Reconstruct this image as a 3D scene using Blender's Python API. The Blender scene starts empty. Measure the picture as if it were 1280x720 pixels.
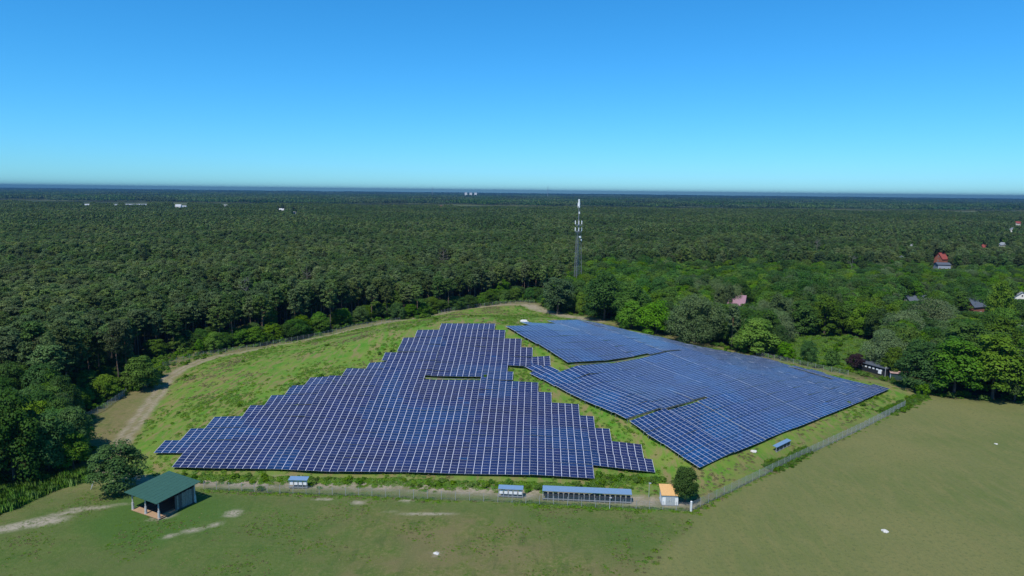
import bpy, bmesh, math, random
import numpy as np
from mathutils import Matrix, Vector

rng = np.random.default_rng(7)
random.seed(7)
S = bpy.context.scene
COL = S.collection
R = math.radians

# ------------------------------------------------------------------ camera
FPX, CAM_H, ROLL = 857.0, 59.0, 0.0109
PITCH = math.atan((360 - 239.3) / FPX)
cp, sp = math.cos(PITCH), math.sin(PITCH)
cr, sr = math.cos(ROLL), math.sin(ROLL)
CAM = np.array([0.0, 0.0, CAM_H])
_R, _U, _F = np.array([1., 0, 0]), np.array([0, sp, cp]), np.array([0, cp, -sp])
c_right, c_up = cr * _R + sr * _U, cr * _U - sr * _R
cam_data = bpy.data.cameras.new('camera')
cam_data.sensor_width = 36.0
cam_data.lens = FPX / 1280 * 36.0
cam_data.clip_start, cam_data.clip_end = 0.5, 80000.0
cam = bpy.data.objects.new('camera', cam_data)
COL.objects.link(cam)
M = Matrix.Identity(4)
for i in range(3):
    M[i][0], M[i][1], M[i][2], M[i][3] = c_right[i], c_up[i], -_F[i], CAM[i]
cam.matrix_world = M
S.camera = cam

# ------------------------------------------------------------------ sky, sun, exposure
SUN_EL, SUN_AZ = R(58), R(206)          # azimuth clockwise from +Y: behind the camera, to its left
W = bpy.data.worlds.new('World')
S.world = W
W.use_nodes = True
wn, wl = W.node_tree.nodes, W.node_tree.links
wn.clear()
sky = wn.new('ShaderNodeTexSky')
sky.sky_type = 'NISHITA'
sky.sun_disc = False
sky.sun_elevation, sky.sun_rotation = SUN_EL, SUN_AZ
sky.altitude, sky.air_density, sky.dust_density, sky.ozone_density = 0, 1.0, 0.0, 1.0
sep, com = wn.new('ShaderNodeSeparateColor'), wn.new('ShaderNodeCombineColor')
wl.new(sky.outputs[0], sep.inputs[0])                    # the clean azure of that day: less red overhead than at the horizon
for i, (k, p) in enumerate(((.130, 1.37), (.85, .945), (1.34, .98))):
    pw, mu = wn.new('ShaderNodeMath'), wn.new('ShaderNodeMath')
    pw.operation, mu.operation = 'POWER', 'MULTIPLY'
    pw.inputs[1].default_value, mu.inputs[1].default_value = p, k
    wl.new(sep.outputs[i], pw.inputs[0]); wl.new(pw.outputs[0], mu.inputs[0]); wl.new(mu.outputs[0], com.inputs[i])
bg = wn.new('ShaderNodeBackground')
bg.inputs['Strength'].default_value = 0.12
out = wn.new('ShaderNodeOutputWorld')
wl.new(com.outputs[0], bg.inputs['Color'])
wl.new(bg.outputs[0], out.inputs[0])
sun_d = bpy.data.lights.new('sun', 'SUN')
sun_d.energy, sun_d.angle, sun_d.color = 4.7, R(0.53), (1.0, 0.955, 0.88)
sun = bpy.data.objects.new('sun', sun_d)
COL.objects.link(sun)
sdir = Vector((math.sin(SUN_AZ) * math.cos(SUN_EL), math.cos(SUN_AZ) * math.cos(SUN_EL), math.sin(SUN_EL)))
sun.rotation_euler = sdir.to_track_quat('Z', 'Y').to_euler()
sun.location = (0, 0, 300)
vs = S.view_settings
vs.view_transform, vs.look, vs.exposure, vs.gamma = 'Standard', 'None', 0.0, 1.0
S.cycles.max_bounces = 6
S.cycles.transparent_max_bounces = 4
S.cycles.volume_bounces = 0

# ------------------------------------------------------------------ camera geometry helpers
def ray(x, y):
    dx, dy = (x - 640) / FPX, (y - 360) / FPX
    a, b = dx * cr + dy * sr, dy * cr - dx * sr
    return np.array([a, cp - b * sp, -sp - b * cp])
def at(x, y, z=0.0):
    """point of the photograph's ray at height z"""
    d = ray(x, y)
    return CAM + d * ((z - CAM_H) / d[2])
def proj(P):
    q = np.atleast_2d(np.asarray(P, float)) - CAM
    z = q[:, 1] * cp - q[:, 2] * sp
    z = np.where(np.abs(z) < 1e-3, 1e-3, z)
    a, b = q[:, 0] / z, -(q[:, 1] * sp + q[:, 2] * cp) / z
    return 640 + FPX * (a * cr - b * sr), 360 + FPX * (b * cr + a * sr), z
def height_to(P, y):
    """height above P (same distance) at which the photograph row y is reached"""
    x0 = proj(P)[0][0]
    d = ray(x0, y)
    return CAM_H + d[2] * (P[1] / d[1]) - P[2]

# ------------------------------------------------------------------ object helpers
def tag(o, label=None, cat=None, group=None, kind=None):
    if label: o['label'] = label
    if cat: o['category'] = cat
    if group: o['group'] = group
    if kind: o['kind'] = kind
    return o
def link(o, parent=None):
    COL.objects.link(o)
    if parent is not None: o.parent = parent
    return o
def empty(name, loc=(0, 0, 0), rz=0.0, label=None, cat=None, group=None):
    o = bpy.data.objects.new(name, None)
    o.empty_display_size = 0.5
    o.location = loc
    o.rotation_euler = (0, 0, rz)
    return tag(link(o), label, cat, group)
def obj(name, mesh, parent=None, loc=None, rz=None):
    o = bpy.data.objects.new(name, mesh)
    if loc is not None: o.location = loc
    if rz is not None: o.rotation_euler = (0, 0, rz)
    return link(o, parent)
def mesh_np(name, v, f, mat=None, smooth=False):
    """v (n,3) float, f (m,k) int with k = 3 or 4"""
    v = np.asarray(v, np.float32); f = np.asarray(f, np.int32)
    me = bpy.data.meshes.new(name)
    me.vertices.add(len(v)); me.vertices.foreach_set('co', v.ravel())
    k = f.shape[1]
    me.loops.add(f.size); me.loops.foreach_set('vertex_index', f.ravel())
    me.polygons.add(len(f)); me.polygons.foreach_set('loop_start', np.arange(0, f.size, k, dtype=np.int32))
    if smooth: me.polygons.foreach_set('use_smooth', np.ones(len(f), bool))
    if mat: me.materials.append(mat)
    me.update(calc_edges=True); me.validate()
    return me
class MB:
    """collects boxes, bars, prisms; build() links ONE mesh object"""
    def __init__(s): s.v, s.f, s.mi = [], [], []
    def face_set(s, vs, fs, mi=0):
        n = len(s.v); s.v += [tuple(map(float, p)) for p in vs]; s.f += [tuple(i + n for i in q) for q in fs]; s.mi += [mi] * len(fs)
    def box(s, c, d, ax=None, mi=0):
        ax = ax or ((1, 0, 0), (0, 1, 0), (0, 0, 1))
        A = [np.array(a, float) for a in ax]; c = np.array(c, float)
        vs = [c + A[0] * d[0] / 2 * i + A[1] * d[1] / 2 * j + A[2] * d[2] / 2 * k for i in (-1, 1) for j in (-1, 1) for k in (-1, 1)]
        s.face_set(vs, [(0, 1, 3, 2), (4, 6, 7, 5), (0, 4, 5, 1), (2, 3, 7, 6), (0, 2, 6, 4), (1, 5, 7, 3)], mi)
    def bar(s, a, b, r, n=4, r2=None, mi=0):
        a, b = np.array(a, float), np.array(b, float); d = b - a; L = np.linalg.norm(d); d /= max(L, 1e-9)
        t = np.array([0, 0, 1.]) if abs(d[2]) < .9 else np.array([1., 0, 0])
        x = np.cross(d, t); x /= np.linalg.norm(x); y = np.cross(d, x); r2 = r if r2 is None else r2
        vs = []
        for p, q in ((a, r), (b, r2)):
            vs += [p + (x * math.cos(2 * math.pi * (i + .5) / n) + y * math.sin(2 * math.pi * (i + .5) / n)) * q for i in range(n)]
        fs = [(i, i + n, (i + 1) % n + n, (i + 1) % n) for i in range(n)] + [tuple(range(n)), tuple(range(2 * n - 1, n - 1, -1))]
        s.face_set(vs, fs, mi)
    def build(s, name, mats, parent=None, loc=None, rz=None, bevel=0, smooth=False):
        me = bpy.data.meshes.new(name); me.from_pydata(s.v, [], s.f)
        for m in (mats if isinstance(mats, (list, tuple)) else [mats]): me.materials.append(m)
        me.polygons.foreach_set('material_index', s.mi)
        if smooth: me.polygons.foreach_set('use_smooth', [True] * len(s.f))
        bm = bmesh.new(); bm.from_mesh(me); bmesh.ops.recalc_face_normals(bm, faces=bm.faces)
        if bevel: bmesh.ops.bevel(bm, geom=bm.edges[:], offset=bevel, segments=1, affect='EDGES')
        bm.to_mesh(me); bm.free(); me.update()
        return obj(name, me, parent, loc, rz)

# ------------------------------------------------------------------ materials
def new_mat(name):
    m = bpy.data.materials.new(name); m.use_nodes = True
    n, l = m.node_tree.nodes, m.node_tree.links
    return m, n, l, n['Principled BSDF']
def noise(n, l, scale, detail=4, rough=.6, vec=None, dist=0.0):
    t = n.new('ShaderNodeTexNoise'); t.inputs['Scale'].default_value = scale; t.inputs['Detail'].default_value = detail
    t.inputs['Roughness'].default_value = rough; t.inputs['Distortion'].default_value = dist
    if vec is not None: l.new(vec, t.inputs['Vector'])
    return t.outputs['Fac']
def ramp(n, l, fac, stops, interp='LINEAR'):
    r = n.new('ShaderNodeValToRGB'); r.color_ramp.interpolation = interp
    e = r.color_ramp.elements
    while len(e) < len(stops): e.new(.5)
    for q, (p, c) in zip(e, stops): q.position, q.color = p, (*c, 1) if len(c) == 3 else c
    l.new(fac, r.inputs[0]); return r.outputs[0]
def mix(n, l, fac, a, b, mode='MIX'):
    m = n.new('ShaderNodeMix'); m.data_type = 'RGBA'; m.blend_type = mode
    for sock, val in ((m.inputs[0], fac), (m.inputs[6], a), (m.inputs[7], b)):
        if hasattr(val, 'type'): l.new(val, sock)
        else: sock.default_value = val if not isinstance(val, tuple) or len(val) == 4 else (*val, 1)
    return m.outputs[2]
def maprange(n, l, x, a, b, c, d):
    m = n.new('ShaderNodeMapRange')
    for i, v in enumerate((a, b, c, d)): m.inputs[i + 1].default_value = v
    l.new(x, m.inputs[0]); return m.outputs[0]
def bump(n, l, h, strength, dist, bs):
    b = n.new('ShaderNodeBump'); b.inputs['Strength'].default_value = strength; b.inputs['Distance'].default_value = dist
    l.new(h, b.inputs['Height']); l.new(b.outputs[0], bs.inputs['Normal'])
def coords(n): return n.new('ShaderNodeNewGeometry').outputs['Position']
def attr(n, name):
    a = n.new('ShaderNodeAttribute'); a.attribute_name = name; return a
def plain(name, col, rough=.6, metal=0.0, var=.18, scale=3.0, spec=.4):
    m, n, l, b = new_mat(name)
    tc = n.new('ShaderNodeTexCoord').outputs['Object']
    f = noise(n, l, scale, 5, .65, tc)
    lo = tuple(c * (1 - var) for c in col); hi = tuple(min(1, c * (1 + var)) for c in col)
    l.new(ramp(n, l, f, [(.3, lo), (.7, hi)]), b.inputs['Base Color'])
    b.inputs['Roughness'].default_value = rough; b.inputs['Metallic'].default_value = metal
    b.inputs['Specular IOR Level'].default_value = spec
    return m

def mat_leaf(name, dark, light, trans=.25, rough=.55, var=.35, sat=(.92, 1.14)):
    """leaf colour from the leaf's own tint (attribute) and the tree's own shade (random per tree)"""
    m, n, l, b = new_mat(name)
    oi = n.new('ShaderNodeObjectInfo')
    t = attr(n, 'tint').outputs['Fac']
    base = mix(n, l, t, dark, light)
    v = maprange(n, l, oi.outputs['Random'], 0, 1, 1 - var, 1 + var)
    h = n.new('ShaderNodeHueSaturation')
    l.new(base, h.inputs['Color']); l.new(v, h.inputs['Value'])
    rr = n.new('ShaderNodeMath'); rr.operation = 'MULTIPLY'; rr.inputs[1].default_value = 7.31; l.new(oi.outputs['Random'], rr.inputs[0])
    fr = n.new('ShaderNodeMath'); fr.operation = 'FRACT'; l.new(rr.outputs[0], fr.inputs[0])
    l.new(maprange(n, l, fr.outputs[0], 0, 1, .482, .514), h.inputs['Hue'])
    rr2 = n.new('ShaderNodeMath'); rr2.operation = 'MULTIPLY'; rr2.inputs[1].default_value = 23.7; l.new(oi.outputs['Random'], rr2.inputs[0])
    fr2 = n.new('ShaderNodeMath'); fr2.operation = 'FRACT'; l.new(rr2.outputs[0], fr2.inputs[0])
    l.new(maprange(n, l, fr2.outputs[0], 0, 1, *sat), h.inputs['Saturation'])
    l.new(h.outputs[0], b.inputs['Base Color'])
    b.inputs['Roughness'].default_value = rough; b.inputs['Specular IOR Level'].default_value = .08
    tr = n.new('ShaderNodeBsdfTranslucent'); l.new(h.outputs[0], tr.inputs['Color'])
    mx = n.new('ShaderNodeMixShader'); mx.inputs[0].default_value = trans
    l.new(b.outputs[0], mx.inputs[1]); l.new(tr.outputs[0], mx.inputs[2])
    l.new(mx.outputs[0], n['Material Output'].inputs['Surface'])
    return m
MAT = {}
MAT['pine'] = mat_leaf('pine_needles', (.044, .092, .021), (.108, .172, .044), .32, sat=(.82, 1.06))
MAT['pine_pale'] = mat_leaf('pine_needles_pale', (.072, .124, .028), (.144, .200, .056), .32, sat=(.82, 1.06))
MAT['dark'] = mat_leaf('dark_leaves', (.036, .092, .018), (.082, .160, .034), .32, var=.25)
MAT['mid'] = mat_leaf('green_leaves', (.056, .130, .014), (.116, .215, .028), .32, var=.25)
MAT['bright'] = mat_leaf('bright_leaves', (.080, .185, .014), (.160, .290, .034), .34, var=.16)
MAT['willow'] = mat_leaf('silver_leaves', (.078, .130, .044), (.158, .225, .092), .25, var=.15)
MAT['birch'] = mat_leaf('grey_green_leaves', (.056, .100, .034), (.114, .170, .060), .25, var=.15)
MAT['plum'] = mat_leaf('purple_leaves', (.022, .012, .016), (.050, .026, .030), .2, var=.1)
MAT['reed'] = mat_leaf('reed_blades', (.070, .170, .022), (.140, .270, .045), .35, var=.2)
MAT['weed'] = mat_leaf('weed_blades', (.080, .180, .022), (.150, .250, .042), .28, var=.15)
MAT['drygrass'] = mat_leaf('dry_grass_blades', (.10, .105, .045), (.22, .20, .095), .25, var=.3)
MAT['deadwood'] = plain('dead_grey_wood', (.20, .18, .165), .85)
MAT['twig'] = plain('bare_grey_twigs', (.17, .155, .145), .85)
def mat_bark(name, low, high, z0, z1):
    m, n, l, b = new_mat(name)
    p = n.new('ShaderNodeTexCoord').outputs['Object']
    sx = n.new('ShaderNodeSeparateXYZ'); l.new(p, sx.inputs[0])
    c = mix(n, l, maprange(n, l, sx.outputs[2], z0, z1, 0, 1), low, high)
    f = noise(n, l, 2.5, 5, .7, p)
    l.new(mix(n, l, .55, c, ramp(n, l, f, [(.35, (.25, .25, .25)), (.7, (1, 1, 1))]), 'MULTIPLY'), b.inputs['Base Color'])
    b.inputs['Roughness'].default_value = .9
    return m
MAT['pinebark'] = mat_bark('pine_bark', (.15, .115, .09), (.36, .20, .11), 4, 11)
MAT['bark'] = mat_bark('brown_bark', (.11, .085, .065), (.13, .105, .08), 0, 5)

# ------------------------------------------------------------------ the hill: a surface through surveyed points
aL = R(-2.0)
uL = np.array([math.cos(aL), math.sin(aL)]); wL = np.array([-uL[1], uL[0]])      # left array: along rows, up the slope
W_L = (np.array([-1.22, 134.05]) @ wL) + np.array([0, 5.0, 9.98, 14.9, 19.8, 24.7, 29.6, 34.4, 39.4, 44.3, 49.3, 54.1, 59., 63.8, 68.7, 73.6])
thR = R(40.36)
uR = np.array([math.cos(thR), math.sin(thR)]); wR = np.array([-uR[1], uR[0]]); oR = np.array([40.08, 138.05])
def PL(u, w): return uL * u + wL * w
def PR(u, w): return oR + uR * u + wR * w
LIFT = 0.75
survey_left = {0: [(-74.9, 1.3), (-52.4, 1.5), (-27.4, 1.8), (-4.3, 1.5), (12.6, 1.0)], 1: [(-81.6, 2.2), (-54.3, 2.6), (13, 1.8), (26.6, .9)],
    2: [(-81.8, 3.0), (-56.1, 3.5), (13.4, 3.0), (27.1, 1.9)], 3: [(-78.4, 4.0), (9.8, 4.2), (23.8, 3.3)], 4: [(-74.9, 5.4), (17.1, 4.9)],
    5: [(-68.2, 6.7), (13.9, 6.2)], 6: [(-65, 7.8), (11.1, 7.5)], 7: [(-61.2, 9.2), (4.1, 8.8)], 8: [(-58, 9.9), (.9, 9.6)],
    9: [(-50.8, 11.4), (-6, 11.3)], 10: [(-45.5, 11.5), (-7.9, 11.9), (5, 11.9)], 11: [(-38, 14), (5.1, 13.5)], 12: [(-38.1, 14.6), (4.9, 14.9)],
    13: [(-39, 15.6), (-6.7, 16.1)], 14: [(-35, 17.1), (-9.1, 17.6)], 15: [(-28.4, 18.2), (-12.8, 18.5)]}
mid_h = [1.5, 2.2, 3.1, 4.1, 5.3, 6.6, 7.9, 9.2, 10.1, 11.4, 11.9, 13.2, 14.6, 16.1, 17.5, 18.6]
ctrl = []
for k, row in survey_left.items():
    for u, h in row: ctrl.append((*PL(u, W_L[k]), max(h - LIFT, 0)))
    um = .5 * (row[0][0] + row[-1][0])
    ctrl.append((*PL(um, W_L[k]), mid_h[k] - LIFT))
survey_right = [(0, 0, 1.5), (20, 0, 1.6), (34, 0, 1.8), (45, 0, 1.3), (70, 0, 1.0), (97, 0, 1.0), (0, 9.5, 3.8), (0, 19.4, 6.6), (0, 36.7, 8.2), (0, 57.5, 11.0),
    (31, 20, 6.5), (12, 48.6, 11.5), (12, 58.2, 13.6), (12, 68.5, 16.0), (12, 76.9, 18.0), (34, 50, 9.8), (61, 50, 9.3), (98, 2, 1.3), (95, 11, 1.5), (99, 26, 2.0),
    (97, 44, 3.0), (92, 65, 3.6), (87, 70, 5.0), (80, 79, 7.0), (71, 86, 9.0), (60, 90, 13.0), (54, 88, 14.0), (32, 84, 16.0), (60, 20, 5.2), (80, 25, 3.8),
    (15, 9.7, 3.9), (31, 9.7, 3.8), (46, 10, 3.3), (70, 10, 2.6), (14, 19.4, 6.4), (45, 20, 5.8), (0, 28, 7.4), (31, 30, 7.3), (60, 35, 7.2), (15, 40, 9.1),
    (22, 55, 12.1), (30, 60, 12.6), (22, 64, 14.2), (30, 70, 14.9), (45, 60, 11.4), (45, 70, 13.2), (45, 80, 14.2), (60, 60, 10.2), (60, 72, 11.5), (60, 80, 12.3), (75, 60, 7.4), (75, 72, 8.4)]
for u, w, h in survey_right: ctrl.append((*PR(u, w), max(h - LIFT, 0)))
foot_px = [(100, 603), (180, 604), (260, 603), (380, 606), (520, 611), (640, 618), (760, 625), (868, 632), (915, 610), (960, 585), (1010, 560), (1060, 535), (1110, 514), (1150, 498), (1150, 488),
    (1090, 472), (1030, 461), (960, 447), (900, 435), (840, 422), (790, 408), (745, 399), (700, 392), (660, 381), (600, 383), (560, 389), (500, 399), (440, 410), (380, 422),
    (320, 434), (260, 447), (225, 462), (205, 480), (190, 500), (170, 530), (155, 555), (128, 580)]
foot = np.array([at(x, y)[:2] for x, y in foot_px])
cen = np.array([0.0, 190.0])
for p in foot:
    d = (p - cen) / np.linalg.norm(p - cen)
    ctrl.append((*p, 0.0)); ctrl.append((*(p + d * 25), 0.0))
ctrl = np.array(ctrl)
def _tps(P, Q):
    r2 = ((P[:, None, :] - Q[None, :, :]) ** 2).sum(-1)
    return .5 * r2 * np.log(r2 + 1e-9)
_N = len(ctrl)
_A = np.zeros((_N + 3, _N + 3)); _sc = 100.0
_X = ctrl[:, :2] / _sc
_A[:_N, :_N] = _tps(_X, _X) + 2e-4 * np.eye(_N)
_A[:_N, _N] = 1; _A[:_N, _N + 1:] = _X; _A[_N:, :_N] = _A[:_N, _N:].T
_wt = np.linalg.solve(_A, np.concatenate([ctrl[:, 2], np.zeros(3)]))
def poly_sd(P, poly):
    """signed distance to a polygon, positive inside"""
    P = np.asarray(P, float); poly = np.asarray(poly, float)
    dist = np.full(len(P), 1e9); ins = np.zeros(len(P), bool)
    for a, b in zip(poly, np.roll(poly, -1, 0)):
        ab = b - a; t = np.clip(((P - a) @ ab) / (ab @ ab + 1e-12), 0, 1)
        dist = np.minimum(dist, np.hypot(*(P - a - t[:, None] * ab).T))
        c = (a[1] > P[:, 1]) != (b[1] > P[:, 1])
        if b[1] != a[1]:
            ins ^= c & (P[:, 0] < (b[0] - a[0]) * (P[:, 1] - a[1]) / (b[1] - a[1]) + a[0])
    return np.where(ins, dist, -dist)
def line_d(P, pts):
    P = np.asarray(P, float); dist = np.full(len(P), 1e9)
    for a, b in zip(pts[:-1], pts[1:]):
        a, b = np.array(a), np.array(b); ab = b - a; t = np.clip(((P - a) @ ab) / (ab @ ab + 1e-12), 0, 1)
        dist = np.minimum(dist, np.hypot(*(P - a - t[:, None] * ab).T))
    return dist
def terrain(P):
    P = np.atleast_2d(np.asarray(P, float))[:, :2]; out = np.zeros(len(P))
    for i in range(0, len(P), 20000):
        q = P[i:i + 20000]; X = q / _sc
        z = _tps(X, _X) @ _wt[:_N] + _wt[_N] + X @ _wt[_N + 1:]
        sd = poly_sd(q, foot)
        k = np.clip((sd + 1) / 9.0, 0, 1); k = k * k * (3 - 2 * k)
        out[i:i + 20000] = np.maximum(z, 0) * k
    return out
def T(x, y): return float(terrain([(x, y)])[0])
def at_ground(x, y):
    """point of the ground seen at a photograph pixel"""
    d = ray(x, y)
    t = np.linspace(60, 700, 1400); Q = CAM + d * t[:, None]
    below = Q[:, 2] - terrain(Q) < 0
    i = int(np.argmax(below)) if below.any() else len(t) - 1
    lo, hi = t[max(i - 1, 0)], t[i]
    for _ in range(12):
        m = .5 * (lo + hi); q = CAM + d * m
        if q[2] < T(q[0], q[1]): hi = m
        else: lo = m
    q = CAM + d * hi; q[2] = T(q[0], q[1]); return q

# ------------------------------------------------------------------ value noise for layout
_tab = rng.random((256, 256))
def vnoise(P, s, ox=0.0):
    X = np.asarray(P, float)[:, :2] / s + ox
    i = np.floor(X).astype(int); f = X - i; f = f * f * (3 - 2 * f)
    g = lambda a, b: _tab[(i[:, 0] + a) % 256, (i[:, 1] + b) % 256]
    return (g(0, 0) * (1 - f[:, 0]) + g(1, 0) * f[:, 0]) * (1 - f[:, 1]) + (g(0, 1) * (1 - f[:, 0]) + g(1, 1) * f[:, 0]) * f[:, 1]

# ------------------------------------------------------------------ ground zones
px = lambda pts, z=0: np.array([at(x, y, z)[:2] for x, y in pts])
track_front = px([(868, 631), (815, 627), (760, 623), (640, 615), (520, 609), (400, 605), (300, 603), (225, 602), (170, 600), (135, 590)])
track_left = px([(135, 590), (143, 565), (158, 542), (178, 518), (196, 494), (208, 474), (226, 462), (255, 450), (300, 441), (350, 432), (400, 424), (440, 413), (480, 404), (540, 395), (580, 386), (625, 381), (660, 381)])
track_back = px([(660, 381), (676, 388), (700, 394), (722, 398), (745, 401)])
strip_right = px([(745, 401), (790, 411), (850, 424), (930, 443), (1000, 459), (1070, 472), (1120, 484), (1150, 492)])
edge_px = [(-260, 640), (-60, 618), (0, 606), (45, 594), (92, 586), (112, 580), (103, 555), (98, 533), (120, 513), (148, 495), (168, 487), (196, 470), (203, 455), (240, 440), (275, 437), (300, 436), (330, 431), (400, 418), (440, 407),
    (480, 400), (530, 398), (545, 391), (570, 387), (620, 380), (650, 376), (676, 379), (690, 388), (715, 393), (750, 397), (800, 408), (870, 426), (930, 441), (1000, 455), (1060, 468), (1110, 477), (1150, 488), (1172, 495), (1220, 500), (1285, 503), (1500, 512), (1700, 520)]
edge = px(edge_px)
open_poly = np.vstack([edge, [(420, 20), (420, -60), (-420, -60), (-420, 60)]])
field_poly = np.vstack([px([(800, 720), (836, 680), (860, 655), (868, 637), (910, 616), (963, 590), (1010, 567), (1060, 543), (1110, 518), (1135, 506), (1165, 497), (1220, 500), (1285, 503), (1500, 512), (1700, 520)]), [(420, 20), (420, -60), (10, -60)]])
hill_poly = foot
scrub = px([(985, 452), (1062, 468), (1100, 452), (1098, 428), (1040, 414), (1000, 416), (960, 432)])
bare_px = [(240, 663, 13, 3, -.25), (215, 670, 8, 2, -.3), (268, 656, 9, 2, -.3), (292, 642, 9, 3.5, -.1), (450, 628, 9, 2.4, 0), (405, 624, 8, 1.2, 0), (507, 626, 8, 1.2, 0), (120, 634, 30, 2.5, -.12), (90, 640, 18, 2, -.2), (40, 655, 40, 5, -.25), (525, 642, 40, 1, 0.03), (545, 692, 5, 2.5, 0), (205, 645, 12, 2, -.25)]
def zone_masks(P):
    """P (n,2) -> dict of soft masks"""
    wob = (vnoise(P, 3.1) - .5) * 1.6 + (vnoise(P, 1.1, 9.3) - .5) * .8
    sm = lambda d, w: np.clip(d / w * .5 + .5, 0, 1)
    m = {}
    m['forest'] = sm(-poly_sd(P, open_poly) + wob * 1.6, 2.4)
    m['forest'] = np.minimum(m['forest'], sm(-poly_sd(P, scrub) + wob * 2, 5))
    m['field'] = sm(poly_sd(P, field_poly) + wob * .9, 1.6) * (1 - m['forest'])
    m['hill'] = sm(poly_sd(P, hill_poly) + wob * 1.5, 5)
    m['track'] = np.maximum.reduce([sm(1.9 - line_d(P, track_front) + wob * .7, .9), sm(1.75 - line_d(P, track_left) + wob * .6, .7) * (1 - .8 * sm(.55 - line_d(P, track_left) + wob * .35, .4)), sm(3.6 - line_d(P, track_back) + wob, 2.2)])
    m['dry'] = np.clip(np.maximum.reduce([sm(2.6 - line_d(P, strip_right) + wob, 3.0), .85 * sm(7 - line_d(P, track_left) + wob * 2.5, 7) * (poly_sd(P, hill_poly) < 2), .45 * sm(5 - line_d(P, track_front) + wob, 4)]), 0, 1)
    b = np.zeros(len(P))
    X, Y, Z = proj(np.c_[P, np.zeros(len(P))])
    for x, y, a, c, tilt in bare_px:
        q = at(x, y); Zc = proj(q)[2][0]; s = Zc / FPX
        ca, sa = math.cos(-tilt * 1.9), math.sin(-tilt * 1.9)
        dx, dy = P[:, 0] - q[0], P[:, 1] - q[1]
        ex, ey = dx * ca + dy * sa, -dx * sa + dy * ca
        r = np.sqrt((ex / (a * s)) ** 2 + (ey / (c * s * 2.3)) ** 2)
        b = np.maximum(b, np.clip(1.5 - r + wob * .45, 0, 1))
    m['bare'] = b
    # close-mown grass patch round the shed
    q = at(205, 640); m['lush'] = np.clip(1.6 - np.hypot(P[:, 0] - q[0], (P[:, 1] - q[1]) * 1.0) / 16 + wob * .2, 0, 1)
    m['lush'] = np.maximum(m['lush'], np.clip(1.5 - np.hypot(P[:, 0] + 62, P[:, 1] - 100) / 32 + wob * .3, 0, .6))
    q2 = px([(640, 632), (760, 642), (862, 650), (850, 670), (830, 700), (760, 690), (690, 665), (640, 650)])
    m['lush'] = np.maximum(m['lush'], .8 * sm(poly_sd(P, q2) + wob * 3, 8))
    m['lush'] = np.maximum(m['lush'], sm(poly_sd(P, scrub) + wob * 2, 5))
    fe = line_d(P, px([(255, 612), (350, 617), (640, 629), (762, 635), (863, 639)]))
    m['lush'] = np.maximum(m['lush'], .7 * sm(4.5 - fe + wob * 2, 4))
    return m

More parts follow.
